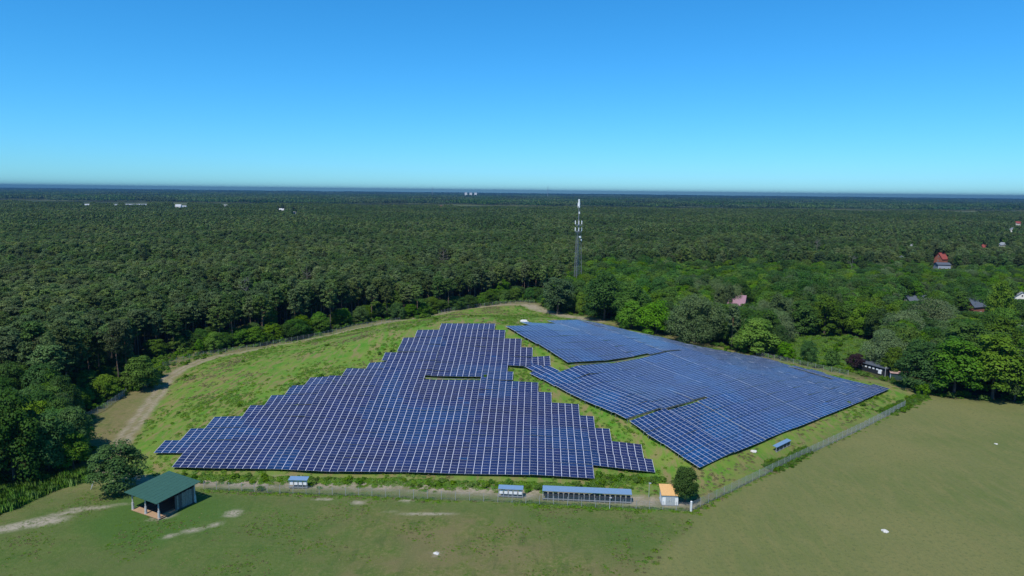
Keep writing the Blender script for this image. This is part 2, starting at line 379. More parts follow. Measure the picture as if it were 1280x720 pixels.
def terrain_material():
    m, n, l, b = new_mat('ground_cover')
    p = coords(n)
    big, med, fine, mic = noise(n, l, .035, 4, .6, p), noise(n, l, .22, 5, .62, p, .6), noise(n, l, 1.3, 5, .7, p), noise(n, l, 5.5, 3, .7, p)
    mp = n.new('ShaderNodeMapping'); mp.inputs['Scale'].default_value = (1, .28, 1); mp.inputs['Rotation'].default_value = (0, 0, R(-14)); l.new(p, mp.inputs[0])
    streak = noise(n, l, .5, 5, .65, mp.outputs[0], .4)
    A = lambda k: attr(n, k).outputs['Fac']
    # meadow: grazed turf, green with brown-grey dry patches
    meadow = mix(n, l, ramp(n, l, med, [(.36, (0, 0, 0)), (.66, (1, 1, 1))]), (.090, .134, .026), (.150, .146, .050))
    meadow = mix(n, l, ramp(n, l, fine, [(.46, (0, 0, 0)), (.66, (1, 1, 1))]), meadow, (.185, .170, .070))
    meadow = mix(n, l, ramp(n, l, streak, [(.52, (0, 0, 0)), (.66, (.7, .7, .7))]), meadow, (.070, .100, .028))
    # mown field: dull olive, drier on one side
    field = mix(n, l, ramp(n, l, big, [(.38, (0, 0, 0)), (.68, (1, 1, 1))]), (.182, .181, .063), (.114, .148, .040))
    field = mix(n, l, ramp(n, l, streak, [(.45, (0, 0, 0)), (.75, (1, 1, 1))]), field, (.195, .182, .066))
    field = mix(n, l, ramp(n, l, fine, [(.50, (0, 0, 0)), (.72, (1, 1, 1))]), field, (.095, .118, .042))
    m2 = n.new('ShaderNodeMapping'); m2.inputs['Scale'].default_value = (2.4, .10, 1); m2.inputs['Rotation'].default_value = (0, 0, R(-42)); l.new(p, m2.inputs[0])
    swath = noise(n, l, .55, 4, .6, m2.outputs[0], .15)
    field = mix(n, l, ramp(n, l, swath, [(.40, (.55, .55, .55)), (.50, (0, 0, 0)), (.62, (.5, .5, .5))]), field, (.150, .165, .060))
    speck = noise(n, l, 2.6, 2, .5, p)
    field = mix(n, l, ramp(n, l, speck, [(.70, (0, 0, 0)), (.76, (.8, .8, .8))]), field, (.060, .075, .024))
    meadow = mix(n, l, ramp(n, l, noise(n, l, .09, 5, .7, p, .8), [(.46, (0, 0, 0)), (.60, (.85, .85, .85))]), meadow, (.168, .148, .064))
    meadow = mix(n, l, A('lush'), meadow, mix(n, l, fine, (.050, .105, .020), (.085, .150, .030)))
    # hill: rank green with yellow patches
    hill = mix(n, l, ramp(n, l, med, [(.35, (0, 0, 0)), (.62, (1, 1, 1))]), (.076, .205, .018), (.158, .220, .038))
    hill = mix(n, l, ramp(n, l, streak, [(.47, (0, 0, 0)), (.62, (1, 1, 1))]), hill, (.215, .185, .072))
    hill = mix(n, l, ramp(n, l, fine, [(.58, (0, 0, 0)), (.9, (.8, .8, .8))]), hill, (.066, .150, .022))
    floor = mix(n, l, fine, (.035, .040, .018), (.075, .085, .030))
    dry = mix(n, l, fine, (.185, .150, .068), (.260, .205, .105))
    track = mix(n, l, ramp(n, l, fine, [(.4, (0, 0, 0)), (.7, (1, 1, 1))]), (.285, .235, .165), (.40, .34, .25))
    track = mix(n, l, ramp(n, l, med, [(.5, (0, 0, 0)), (.72, (1, 1, 1))]), track, (.150, .150, .070))
    bare = mix(n, l, fine, (.30, .255, .185), (.42, .37, .29))
    c = mix(n, l, A('hill'), meadow, hill)
    dk = n.new('ShaderNodeMath'); dk.operation = 'MULTIPLY'; l.new(A('dry'), dk.inputs[0]); l.new(maprange(n, l, noise(n, l, .55, 6, .75, p, .8), .36, .58, .15, 1.0), dk.inputs[1])
    c = mix(n, l, dk.outputs[0], c, dry)
    c = mix(n, l, A('field'), c, field)
    tk = n.new('ShaderNodeMath'); tk.operation = 'MULTIPLY'; l.new(A('track'), tk.inputs[0]); l.new(maprange(n, l, noise(n, l, .8, 6, .78, p, .6), .34, .50, .25, 1.0), tk.inputs[1])
    c = mix(n, l, tk.outputs[0], c, track)
    bk = n.new('ShaderNodeMath'); bk.operation = 'MULTIPLY'; l.new(A('bare'), bk.inputs[0]); l.new(maprange(n, l, noise(n, l, .9, 6, .75, p, 1.0), .36, .52, .0, .95), bk.inputs[1])
    c = mix(n, l, bk.outputs[0], c, bare)
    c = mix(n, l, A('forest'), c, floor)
    c = mix(n, l, .55, c, ramp(n, l, mic, [(.3, (.72, .72, .72)), (.7, (1.0, 1.0, 1.0))]), 'MULTIPLY')
    l.new(c, b.inputs['Base Color']); b.inputs['Roughness'].default_value = .95; b.inputs['Specular IOR Level'].default_value = .1
    ad = n.new('ShaderNodeMath'); ad.operation = 'ADD'; l.new(fine, ad.inputs[0]); l.new(mic, ad.inputs[1])
    bump(n, l, ad.outputs[0], .55, .30, b)
    return m
MAT['ground'] = terrain_material()

GX0, GX1, GY0, GY1, GS = -196.0, 232.0, 20.0, 424.0, 0.8
# ------------------------------------------------------------------ solar arrays
ORD = ['zeroth', 'first', 'second', 'third', 'fourth', 'fifth', 'sixth', 'seventh', 'eighth', 'ninth', 'tenth', 'eleventh', 'twelfth', 'thirteenth', 'fourteenth', 'fifteenth', 'sixteenth', 'seventeenth', 'eighteenth', 'nineteenth']
_tens = {20: ('twentieth', 'twenty'), 30: ('thirtieth', 'thirty'), 40: ('fortieth', 'forty'), 50: ('fiftieth', 'fifty'), 60: ('sixtieth', 'sixty'), 70: ('seventieth', 'seventy'), 80: ('eightieth', 'eighty'), 90: ('ninetieth', 'ninety')}
def nth(i):
    if i < 20: return ORD[i]
    if i >= 100: return 'hundredth' if i == 100 else 'hundred-and-' + nth(i - 100)
    t = i // 10 * 10
    return _tens[t][0] if i == t else _tens[t][1] + '-' + ORD[i - t]

def panel_mat(name, joined):
    m, n, l, b = new_mat(name)
    if joined: tint = attr(n, 'tint').outputs['Color']
    else:
        oi = n.new('ShaderNodeObjectInfo'); tint = oi.outputs['Color']
    base = mix(n, l, 1.0, (.017, .022, .074), tint, 'MULTIPLY')
    f = noise(n, l, .045, 3, .6, coords(n))
    base = mix(n, l, ramp(n, l, f, [(.45, (0, 0, 0)), (.68, (1, 1, 1))]), base, mix(n, l, 1.0, base, (.85, 1.25, 1.25), 'MULTIPLY'))
    l.new(base, b.inputs['Base Color'])
    b.inputs['Roughness'].default_value = .28; b.inputs['Specular IOR Level'].default_value = .38
    return m
MAT['panel'] = panel_mat('solar_glass', False)
MAT['panel_far'] = panel_mat('solar_glass_rows', True)
MAT['alu'] = plain('aluminium', (.50, .51, .56), .45, .15, .06)
MAT['rail'] = plain('bright_rail', (.66, .67, .72), .4, .1, .05)
MAT['steel'] = plain('galvanised_steel', (.26, .27, .28), .5, .3, .15)
CW, RH = 1.66, 1.0
PW, PH, PT = 1.572, .968, .04
def panel_geo():
    x, y, t, e = PW / 2, PH / 2, PT, .012
    v = [(-x, -y, 0), (x, -y, 0), (x, y, 0), (-x, y, 0), (-x, -y, t), (x, -y, t), (x, y, t), (-x, y, t),
         (-x + e, -y + e, t - .003), (x - e, -y + e, t - .003), (x - e, y - e, t - .003), (-x + e, y - e, t - .003)]
    f = [(8, 9, 10, 11), (4, 5, 9, 8), (5, 6, 10, 9), (6, 7, 11, 10), (7, 4, 8, 11), (0, 1, 5, 4), (1, 2, 6, 5), (2, 3, 7, 6), (3, 0, 4, 7), (3, 2, 1, 0)]
    return np.array(v), np.array(f)
pv, pf = panel_geo()
panel_me = mesh_np('solar_panel', pv, pf, MAT['panel'])
panel_me.materials.append(MAT['alu'])
panel_me.polygons.foreach_set('material_index', [0] + [1] * 9)
panel_me.update()
def panel_tint(P, blue=False):
    """a module's batch colour plus painted sky reflection if blue"""
    a = float(vnoise([P], 9.0, 4.4)[0]); b = random.random()
    k = .82 + .36 * b
    t = [k, k, k]
    if a > .66: t = [k * .80, k * 1.35, k * 1.25]            # bluer batch
    elif a < .30: t = [k * 1.12, k * .96, k * .88]           # duller batch
    if random.random() < .004: t = [k * .7, k * 1.7, k * 1.6]
    if blue: t = [t[0] * .72, t[1] * 1.45, t[2] * 1.45]  # sky reflection on the right array, painted into the module tint
    return (*t, 1)
def make_table(cx, cy, ux, wx, ncol, nrow_skip, w0, w1, label, group, single, nrows=5):
    """one mounting table: ncol x nrows modules; ux, wx plan unit vectors; centre (cx, cy) in plan; w0/w1 = near and far edge offsets"""
    hw = ncol * CW / 2
    c = np.array([cx, cy])
    sx, sy_ = np.meshgrid(np.linspace(-1, 1, 5), np.linspace(0, 1, 3))
    co = c + sx.ravel()[:, None] * hw * ux + (w0 + sy_.ravel()[:, None] * (w1 - w0)) * wx
    z = terrain(co) + LIFT
    la, lb = sx.ravel() * hw, w0 + sy_.ravel() * (w1 - w0)
    ka, kb, kc = np.linalg.lstsq(np.c_[la, lb, np.ones(15)], z, rcond=None)[0]
    x = np.array([*ux, ka]); x /= np.linalg.norm(x)
    y = np.array([*wx, kb]); L = (w1 - w0) * math.hypot(1, kb); y -= x * (x @ y); y /= np.linalg.norm(y)
    n = np.cross(x, y); o = np.array([*(c + wx * (w0 + w1) / 2), kc + kb * (w0 + w1) / 2])
    TABLES.append((o, x, y, n, hw, L / 2))
    e = bpy.data.objects.new('solar_table', None); e.empty_display_size = .5
    Mx = Matrix.Identity(4)
    for i in range(3): Mx[i][0], Mx[i][1], Mx[i][2], Mx[i][3] = x[i], y[i], n[i], o[i]
    e.matrix_world = Mx; link(e); tag(e, label, 'solar table', group)
    pitch = (L - .04) / nrows
    cells = [((i - (ncol - 1) / 2) * CW, (j - (nrows - 1) / 2) * pitch) for i in range(ncol) for j in range(nrows) if (i, j) not in nrow_skip]
    sy = min(1.06, (pitch - .035) / PH)
    if single:
        for a, b in cells:
            p = bpy.data.objects.new('solar_panel', panel_me)
            p.location = (a, b, 0); p.scale = (1, sy, 1)
            p.rotation_euler = (random.gauss(0, .004), random.gauss(0, .004), 0)
            p.color = panel_tint((o + x * a + y * b)[:2], ux is uR); p.parent = e
            COL.objects.link(p)
    else:
        nP = len(cells); off = np.array([(a, b, 0) for a, b in cells])
        v = (pv[None] * np.array([1, sy, 1]) + off[:, None] + np.c_[np.zeros((nP, 2)), rng.normal(0, .004, nP)][:, None]).reshape(-1, 3)
        f = (pf[None] + (np.arange(nP) * 12)[:, None, None]).reshape(-1, 4)
        me = mesh_np('solar_panel_rows', v, f, MAT['panel_far']); me.materials.append(MAT['alu'])
        me.polygons.foreach_set('material_index', np.tile([0] + [1] * 9, nP))
        tc = np.repeat(np.array([panel_tint((o + x * a + y * b)[:2], ux is uR) for a, b in cells]), 12, 0)
        me.attributes.new('tint', 'FLOAT_COLOR', 'POINT').data.foreach_set('color', tc.astype(np.float32).ravel())
        tag(obj('solar_panel_rows', me, e), kind='stuff')
    r = MB()
    Ly = nrows * pitch
    have = {(i, j) for i in range(ncol) for j in range(nrows)} - set(nrow_skip)
    for i in range(ncol + 1):
        rows = [j for j in range(nrows) if (i, j) in have or (i - 1, j) in have]
        if rows:
            ya, yb = (rows[0] - nrows / 2) * pitch, (rows[-1] + 1 - nrows / 2) * pitch
            r.box(((i - ncol / 2) * CW, (ya + yb) / 2, .021), (.074 if 0 < i < ncol else .05, yb - ya, .03))
    r.build('mounting_rail', MAT['rail'], e)
    s = MB()
    for j in (-.36, .36): s.box((0, j * Ly, -.055), (ncol * CW, .07, .09))
    down = np.array([x[2], y[2], n[2]])                        # world down in table axes
    for i in range(0, ncol + 1, 2):
        for j in (-.36, .36):
            a = np.array([(i - ncol / 2) * CW * .98, j * Ly, -.08])
            s.bar(a, a - down * (LIFT + .25), .045)
    s.build('support_frame', MAT['steel'], e)
    return e
TABLES = []
# left array: [first column u, last u] of each row of tables, front row first
rows_left = [(-74.9, 12.6), (-81.6, 26.4), (-78.4, 23.6), (-75.0, 17.2), (-68.3, 14.0), (-65.0, 11.0), (-61.3, 4.2), (-58.0, 1.0), (-50.8, -5.9), (-45.6, -7.8), (-42.3, 5.1), (-38.4, -.6), (-38.4, -4.0), (-35.0, -9.1), (-28.4, -12.6)]
u_ref = 12.6
def blocks(ulo, uhi, ref, size):
    """column ranges of the tables in one row, cut at a common grid"""
    i0, i1 = round((ulo - ref) / CW), round((uhi - ref) / CW)
    cuts = [i0] + [k for k in range(-200, 200) if k % size == 0 and i0 + 1 < k < i1 - 1] + [i1]
    return [(ref + a * CW, b - a) for a, b in zip(cuts[:-1], cuts[1:])]
for k, (ulo, uhi) in enumerate(rows_left):
    bl = blocks(ulo, uhi, u_ref, 8)
    cw = .5 * (W_L[k] + W_L[k + 1]); hwid = .5 * (W_L[k + 1] - W_L[k]) - .03
    for j, (u0, nc) in enumerate(bl):
        uc = u0 + nc * CW / 2
        skip = set()
        if k == 8:
            for i in range(nc):
                if -29.0 < u0 + (i + .5) * CW < -14.5: skip |= {(i, 0), (i, 1)}
        sh = .0
        c = PL(uc + sh, cw)
        where = 'front row' if k == 0 else (nth(k + 1) + ' row up' if k < 14 else 'topmost row')
        lab = f'navy solar table in the {where} of the slope facing us, {nth(j + 1)} from left'
        make_table(*c, uL, wL, nc, skip, -hwid, hwid, lab, 'solar tables of the front array', True)
# right array
edges_w = [0, 4.85, 9.7, 14.55, 19.4, 24.4, 29.4, 34.4, 39.4, 44.4, 49.4, 54.25, 59.1, 63.95, 68.8, 73.65, 78.5, 83.4, 88.2]
rows_right = [[(0, 98)], [(0, 96)], [(0, 95.5)], [(0, 97)], [(0, 97.5)], [(0, 97)], [(0, 94.5)], [(0, 95.5)], [(0, 95.5)], [(0, 93)],
              [(0, 6.7), (11.62, 91)], [(1.66, 5.1), (11.62, 89)], [(11.62, 87.5)], [(11.62, 85)], [(11.62, 82)], [(11.62, 78)], [(22, 74)], [(38, 66)]]
for k, segs in enumerate(rows_right):
    cw = .5 * (edges_w[k] + edges_w[k + 1]); hwid = .5 * (edges_w[k + 1] - edges_w[k]) - .03
    j = 0
    for ulo, uhi in segs:
        for u0, nc in blocks(ulo, uhi, 0.0, 8):
            j += 1
            skip = set()
            for i in range(nc):
                uu = u0 + (i + .5) * CW
                if k == 4 and uu < 31: skip.add((i, 0))
                if k == 10 and 11 < uu < 61: skip |= {(i, 0)} | ({(i, 1)} if uu < 47 else set())
                if k in (3, 4, 5) and 90.6 < uu < 92.4: skip |= {(i, q) for q in range(5)}
            c = PR(u0 + nc * CW / 2, cw)
            d = proj([*c, T(*c)])[2][0]
            where = 'lowest row' if k == 0 else (nth(k + 1) + ' row up' if k < 17 else 'topmost row')
            lab = f'table in the {where} of the array beside the field, {nth(j)} from left'
            make_table(*c, uR, wR, nc, skip, -hwid, hwid, lab, 'solar tables of the far array', d < 172)

# ------------------------------------------------------------------ the ground itself
nx, ny = int(round((GX1 - GX0) / GS)) + 1, int(round((GY1 - GY0) / GS)) + 1
gx, gy = np.linspace(GX0, GX1, nx), np.linspace(GY0, GY1, ny)
XX, YY = np.meshgrid(gx, gy)
GP = np.c_[XX.ravel(), YY.ravel()]
GZ = terrain(GP)
masks = zone_masks(GP)
rough = (vnoise(GP, 2.3, 3.7) - .5) * .16 + (vnoise(GP, 7.7, 1.2) - .5) * .30
border = np.minimum.reduce([GP[:, 0] - GX0, GX1 - GP[:, 0], GP[:, 1] - GY0, GY1 - GP[:, 1]])
GZ = GZ + rough * np.clip(border / 10, 0, 1) * np.where(masks['field'] > .5, .5, 1)
for o, x, y, n, hx, hy in TABLES:                         # the slope was graded under the tables
    k = np.where((np.abs(GP[:, 0] - o[0]) < 9) & (np.abs(GP[:, 1] - o[1]) < 9))[0]
    d = np.c_[GP[k], GZ[k]] - o
    t = n[2]
    zt = o[2] - (d[:, 0] * n[0] + d[:, 1] * n[1]) / n[2]
    ins = (np.abs(d @ x) < hx + .9) & (np.abs(d @ y) < hy + .9)
    GZ[k[ins]] = np.minimum(GZ[k[ins]], zt[ins] - .55)
idx = np.arange(nx * ny).reshape(ny, nx)
quads = np.stack([idx[:-1, :-1], idx[:-1, 1:], idx[1:, 1:], idx[1:, :-1]], -1).reshape(-1, 4)
fm = {k: v[quads].mean(1) for k, v in masks.items()}
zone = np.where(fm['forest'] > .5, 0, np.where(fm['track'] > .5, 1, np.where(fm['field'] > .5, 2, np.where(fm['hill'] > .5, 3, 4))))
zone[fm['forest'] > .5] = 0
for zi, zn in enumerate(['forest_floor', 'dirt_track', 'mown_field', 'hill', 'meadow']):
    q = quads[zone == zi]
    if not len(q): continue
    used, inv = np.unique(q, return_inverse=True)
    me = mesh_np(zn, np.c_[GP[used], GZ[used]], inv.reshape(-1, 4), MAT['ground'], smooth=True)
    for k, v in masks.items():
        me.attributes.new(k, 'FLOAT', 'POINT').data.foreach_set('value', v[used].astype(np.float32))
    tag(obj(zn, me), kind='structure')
# the plain beyond, out to the horizon
FAR = 19000.0
def plain_material():
    m, n, l, b = new_mat('distant_land')
    p = coords(n)
    a, c = noise(n, l, .0016, 5, .6, p), noise(n, l, .02, 5, .65, p)
    col = mix(n, l, ramp(n, l, a, [(.44, (0, 0, 0)), (.56, (1, 1, 1))]), (.040, .055, .022), (.110, .130, .050))
    col = mix(n, l, .5, col, ramp(n, l, c, [(.3, (.6, .6, .6)), (.7, (1, 1, 1))]), 'MULTIPLY')
    l.new(col, b.inputs['Base Color']); b.inputs['Roughness'].default_value = 1.0; b.inputs['Specular IOR Level'].default_value = .05
    return m
MAT['plain'] = plain_material()
ring = []
rad = [0, 400, 1200, 4000, FAR]
inner = [(GX0, GY0), (GX1, GY0), (GX1, GY1), (GX0, GY1)]
v = list(inner)
for e in rad[1:]: v += [(GX0 - e, GY0 - e), (GX1 + e, GY0 - e), (GX1 + e, GY1 + e), (GX0 - e, GY1 + e)]
f = [(4 * k + i, 4 * k + 4 + i, 4 * k + 4 + (i + 1) % 4, 4 * k + (i + 1) % 4) for k in range(len(rad) - 1) for i in range(4)]
f = [q[::-1] for q in f]
g = obj('ground', mesh_np('ground', np.c_[np.array(v), np.zeros(len(v))], f, MAT['plain']))
tag(g, kind='structure')
bm = bmesh.new(); bm.from_mesh(g.data); bmesh.ops.recalc_face_normals(bm, faces=bm.faces)
if bm.faces[:][0].normal.z < 0: bmesh.ops.reverse_faces(bm, faces=bm.faces)
bm.to_mesh(g.data); bm.free()


# ------------------------------------------------------------------ trees
def quads_at(c, nrm, size, aspect, rg, curl=.0):
    """one leaf-clump quad per centre, facing nrm"""
    n = nrm / (np.linalg.norm(nrm, axis=1, keepdims=True) + 1e-9)
    r = rg.normal(size=n.shape); t = np.cross(n, r); t /= np.linalg.norm(t, axis=1, keepdims=True) + 1e-9
    b = np.cross(n, t)
    sx = (size * aspect)[:, None] / 2; sy = size[:, None] / 2
    k = rg.uniform(.55, 1.0, (len(c), 4, 1))
    v = np.stack([c - t * sx * .6 * k[:, 0] - b * sy, c + t * sx * k[:, 1] - b * sy * .3, c + t * sx * .5 * k[:, 2] + b * sy, c - t * sx * k[:, 3] + b * sy * .4], 1)
    return v.reshape(-1, 3)
def leaf_mesh(name, V, tint, mat, soft=None):
    """soft: a direction per leaf that its shading leans to (the leaf clump's own outside)"""
    f = np.arange(len(V)).reshape(-1, 4)
    me = mesh_np(name, V, f, mat)
    me.attributes.new('tint', 'FLOAT', 'POINT').data.foreach_set('value', np.repeat(tint, 4).astype(np.float32))
    if soft is not None:
        k = V.reshape(-1, 4, 3); g = np.cross(k[:, 1] - k[:, 0], k[:, 3] - k[:, 0]); g /= np.linalg.norm(g, axis=1, keepdims=True) + 1e-9
        m = soft + .22 * g; m /= np.linalg.norm(m, axis=1, keepdims=True) + 1e-9
        me.polygons.foreach_set('use_smooth', np.ones(len(f), bool))
        me.normals_split_custom_set_from_vertices(np.repeat(m, 4, 0).tolist())
    return me
def crown_broad(seed, Rr, z0, z1, lobes, per, leaf, flat=1.0, droop=0.0, tall=1.0):
    """crown of leaf clumps: lobes spread through an ovoid, leaves on and in each lobe"""
    rg = np.random.default_rng(seed); C, N, Tn, F = [], [], [], []
    h = (z1 - z0) / 2; zc = z0 + h; mid = np.array([0, 0, zc])
    per = int(per * 2.6); leaf = leaf * .52; lobes = int(lobes * 1.35)
    for i in range(lobes):
        w = 1 - 1.8 * ((i + .5) / lobes)                        # from top to bottom of the ovoid
        a = i * 2.39996 + rg.uniform(-.5, .5); e = math.sqrt(max(1 - w * w, 0)) if w > 0 else max(math.sqrt(1 - w * w), .88)
        s = rg.uniform(.58, .84) if i % 4 else rg.uniform(.2, .5)
        wid = .72 + .28 * (1 - max(w, 0)) if tall == 1 else .9
        p = np.array([math.cos(a) * e * Rr * s * wid, math.sin(a) * e * Rr * s * wid, zc + w * h * min(s + .08, .86)])
        r = Rr * rg.uniform(.20, .38)
        q = rg.normal(size=(per, 3)); q /= np.linalg.norm(q, axis=1, keepdims=True)
        q[:, 2] = np.where(q[:, 2] < -.45, -q[:, 2], q[:, 2])
        rad = r * rg.uniform(.55, 1.14, per) ** .7
        pts = p + q * rad[:, None] * np.array([1, 1, .80 * flat])
        if droop: pts[:, 2] -= droop * rg.random(per) ** 2 * (np.hypot(*(pts[:, :2]).T) / Rr)
        pts[:, 2] = np.where(pts[:, 2] < .1, .1 + .9 * rg.random(per), pts[:, 2])
        C.append(pts); N.append(q * .8 + rg.normal(0, .42, (per, 3)) + np.array([0, 0, .35]))
        out = (pts - mid) / np.array([Rr, Rr, h]); F.append(q * .48 + out * .45 + np.array([0, 0, .40]) + rg.normal(0, .12, (per, 3)))
        Tn.append(np.clip(rg.uniform(.2, .8) + rg.normal(0, .20, per), 0, 1))
    C, N, Tn, F = np.concatenate(C), np.concatenate(N), np.concatenate(Tn), np.concatenate(F)
    return quads_at(C, N, rg.uniform(.7, 1.35, len(C)) * leaf, np.full(len(C), 1.15), rg), Tn, F
def crown_pine(seed, H, tufts, per, leaf, z0=.50, width=2.9):
    """irregular umbrella crown: flat needle tufts at the ends of limbs"""
    rg = np.random.default_rng(seed); C, N, Tn, F, tips = [], [], [], [], []
    for i in range(tufts):
        s = ((i + rg.random()) / tufts) ** .8
        z = H * (z0 + (.97 - z0) * s)
        rmax = width * (1.0 - .62 * s ** 3.2) * (0.55 + .45 * min(1, s * 3.0))
        a = i * 2.39996 + rg.uniform(-.7, .7); rr = rmax * rg.uniform(.25, 1.0)
        p = np.array([math.cos(a) * rr, math.sin(a) * rr, z - .1 * rr]); tips.append(p)
        tr = rg.uniform(.75, 1.35)
        q = rg.normal(size=(per, 3)); q /= np.linalg.norm(q, axis=1, keepdims=True)
        pts = p + q * (tr * rg.uniform(.35, 1.0, per)[:, None]) * np.array([1, 1, .55])
        C.append(pts); N.append(q * .7 + rg.normal(0, .4, (per, 3)) + np.array([0, 0, .55]))
        F.append(q * .6 + np.array([math.cos(a), math.sin(a), 0]) * .3 * rr / max(rmax, .1) + np.array([0, 0, .75]) + rg.normal(0, .15, (per, 3)))
        Tn.append(np.clip(rg.uniform(.15, .85) + rg.normal(0, .22, per), 0, 1))
    C, N, Tn, F = np.concatenate(C), np.concatenate(N), np.concatenate(Tn), np.concatenate(F)
    return quads_at(C, N, rg.uniform(.7, 1.3, len(C)) * leaf, np.full(len(C), .8), rg), Tn, F, tips
def trunk_mb(seed, H, r, limbs, zlo, reach, bend=.25):
    rg = np.random.default_rng(seed); m = MB()
    pts = [np.array([0, 0, -.3])]
    for k in range(1, 5): pts.append(np.array([rg.normal(0, bend * k / 4), rg.normal(0, bend * k / 4), H * k / 4]))
    for k in range(4): m.bar(pts[k], pts[k + 1], r * (1 - .20 * k), 6, r * (1 - .20 * (k + 1)))
    for i in range(limbs):
        z = H * rg.uniform(zlo, .95); a = rg.uniform(0, 2 * math.pi); k = min(3, int(z / H * 4)); f = z / H * 4 - k
        b = pts[k] * (1 - f) + pts[k + 1] * f; L = reach * rg.uniform(.5, 1)
        e = b + np.array([math.cos(a) * L, math.sin(a) * L, L * rg.uniform(.15, .8)])
        m.bar(b, e, r * .32, 4, r * .10)
    return m
def mb_mesh(m, name, mat):
    me = bpy.data.meshes.new(name); me.from_pydata(m.v, [], m.f); me.materials.append(mat); me.update(); return me
KINDS = {}            # kind -> list of (crown mesh, trunk mesh, height, radius)
def add_kind(kind, crown, Tn, F, trunk, mat, bark, H, Rr):
    KINDS.setdefault(kind, []).append((leaf_mesh('crown', crown, Tn, mat, F), mb_mesh(trunk, 'trunk', bark), H, Rr))
for i in range(5):
    H = 19.0
    V, Tn, F, tips = crown_pine(100 + i, H, 52 + 4 * i, 62, .46, z0=[.46, .55, .50, .60, .42][i], width=[3.2, 3.5, 2.9, 3.7, 3.0][i])
    t = trunk_mb(100 + i, H * .97, .21, 0, .5, 2)
    for p in tips[::2]: t.bar((0, 0, max(p[2] - 1.0, 3)), p, .06, 3, .02)
    for k in range(4): t.bar((0, 0, H * (.3 + .05 * k)), (math.cos(k * 2.1) * 1.2, math.sin(k * 2.1) * 1.2, H * (.3 + .05 * k) - .1), .035, 3, .01)
    add_kind('pine', V, Tn, F, t, MAT['pine'], MAT['pinebark'], H, 2.9)
for c_, t_, H_, R_ in list(KINDS['pine']):
    c2 = c_.copy(); c2.materials[0] = MAT['pine_pale']; KINDS['pine'].append((c2, t_, H_, R_))
def broad(kind, mat, n, H, Rr, z0, lobes, per, leaf, seed, **k):
    for i in range(n):
        V, Tn, F = crown_broad(seed + i, Rr, z0, H, lobes, per, leaf, **k)
        add_kind(kind, V, Tn, F, trunk_mb(seed + i, H * .7, .03 * H * .6, 7, .3, Rr * .6), MAT[mat], MAT['bark'], H, Rr)
broad('dark', 'dark', 3, 14, 5.2, -.9, 34, 90, .62, 200)
broad('mid', 'mid', 3, 13, 4.6, -1.0, 32, 85, .60, 220)
broad('bright', 'bright', 2, 10, 4.6, -.8, 32, 85, .58, 240)
broad('willow', 'willow', 2, 13, 6.0, -1.0, 40, 150, .42, 260, droop=.8)
broad('birch', 'birch', 2, 14, 3.6, .6, 34, 80, .50, 280, tall=2, droop=1.6)
broad('shrub', 'mid', 2, 4, 2.4, .0, 20, 60, .42, 300)
broad('plum', 'plum', 1, 6, 2.8, .5, 22, 70, .42, 320)
broad('round', 'dark', 1, 7.6, 2.55, .4, 70, 70, .34, 330)
# bare dead tree
def dead_tree_mb(seed, H):
    rg = np.random.default_rng(seed); m = trunk_mb(seed, H, .2, 0, .4, 3, .3)
    def branch(p, d, L, r, k):
        e = p + d * L; m.bar(p, e, r, 3, r * .5)
        if k:
            for _ in range(4):
                q = d + rg.normal(0, .55, 3) + np.array([0, 0, .15]); q /= np.linalg.norm(q)
                branch(p + d * L * rg.uniform(.4, 1), q, L * rg.uniform(.45, .7), r * .5, k - 1)
    for i in range(13):
        a = rg.uniform(0, 2 * math.pi); z = H * rg.uniform(.4, .98)
        d = np.array([math.cos(a), math.sin(a), rg.uniform(.2, .9)]); d /= np.linalg.norm(d)
        branch(np.array([0, 0, z]), d, rg.uniform(1.6, 3.0), .07, 2)
    return m

BLOCK = []            # (x0, x1, lowest row that must stay visible, distance)
PLACED = []           # plan position and radius of every hand-placed tree
def keep_clear(P, h, r):
    """height a tree at P may have without hiding a house that the photograph shows"""
    X, Y, Z = proj(P); x, y, z = X[0], Y[0], Z[0]
    w = r * FPX / z
    for x0, x1, yb, zd in BLOCK:
        if z < zd and x + w > x0 and x - w < x1:
            h = min(h, max(height_to(P, yb), 0))
    return h
def make_tree(kind, P, H, Rr, label, group=None, cat='tree', name=None, var=None, rz=None):
    L = KINDS[kind]; crown, trunk, h0, r0 = L[random.randrange(len(L)) if var is None else var % len(L)]
    e = empty(name or {'pine': 'pine_tree', 'shrub': 'shrub'}.get(kind, 'broadleaf_tree'), P, random.uniform(0, 6.28) if rz is None else rz, label, cat, group)
    e.scale = (Rr / r0, Rr / r0, H / h0)
    obj('crown', crown, e); obj('trunk', trunk, e)
    return e
def tree_px(kind, x, yb, yt, wpx, label, **k):
    P = at_ground(x, yb); z = proj(P)[2][0]
    H = height_to(P, yt); Rr = wpx * z / FPX / 2
    PLACED.append((P[0], P[1], Rr))
    return make_tree(kind, P, H, Rr, label, **k)

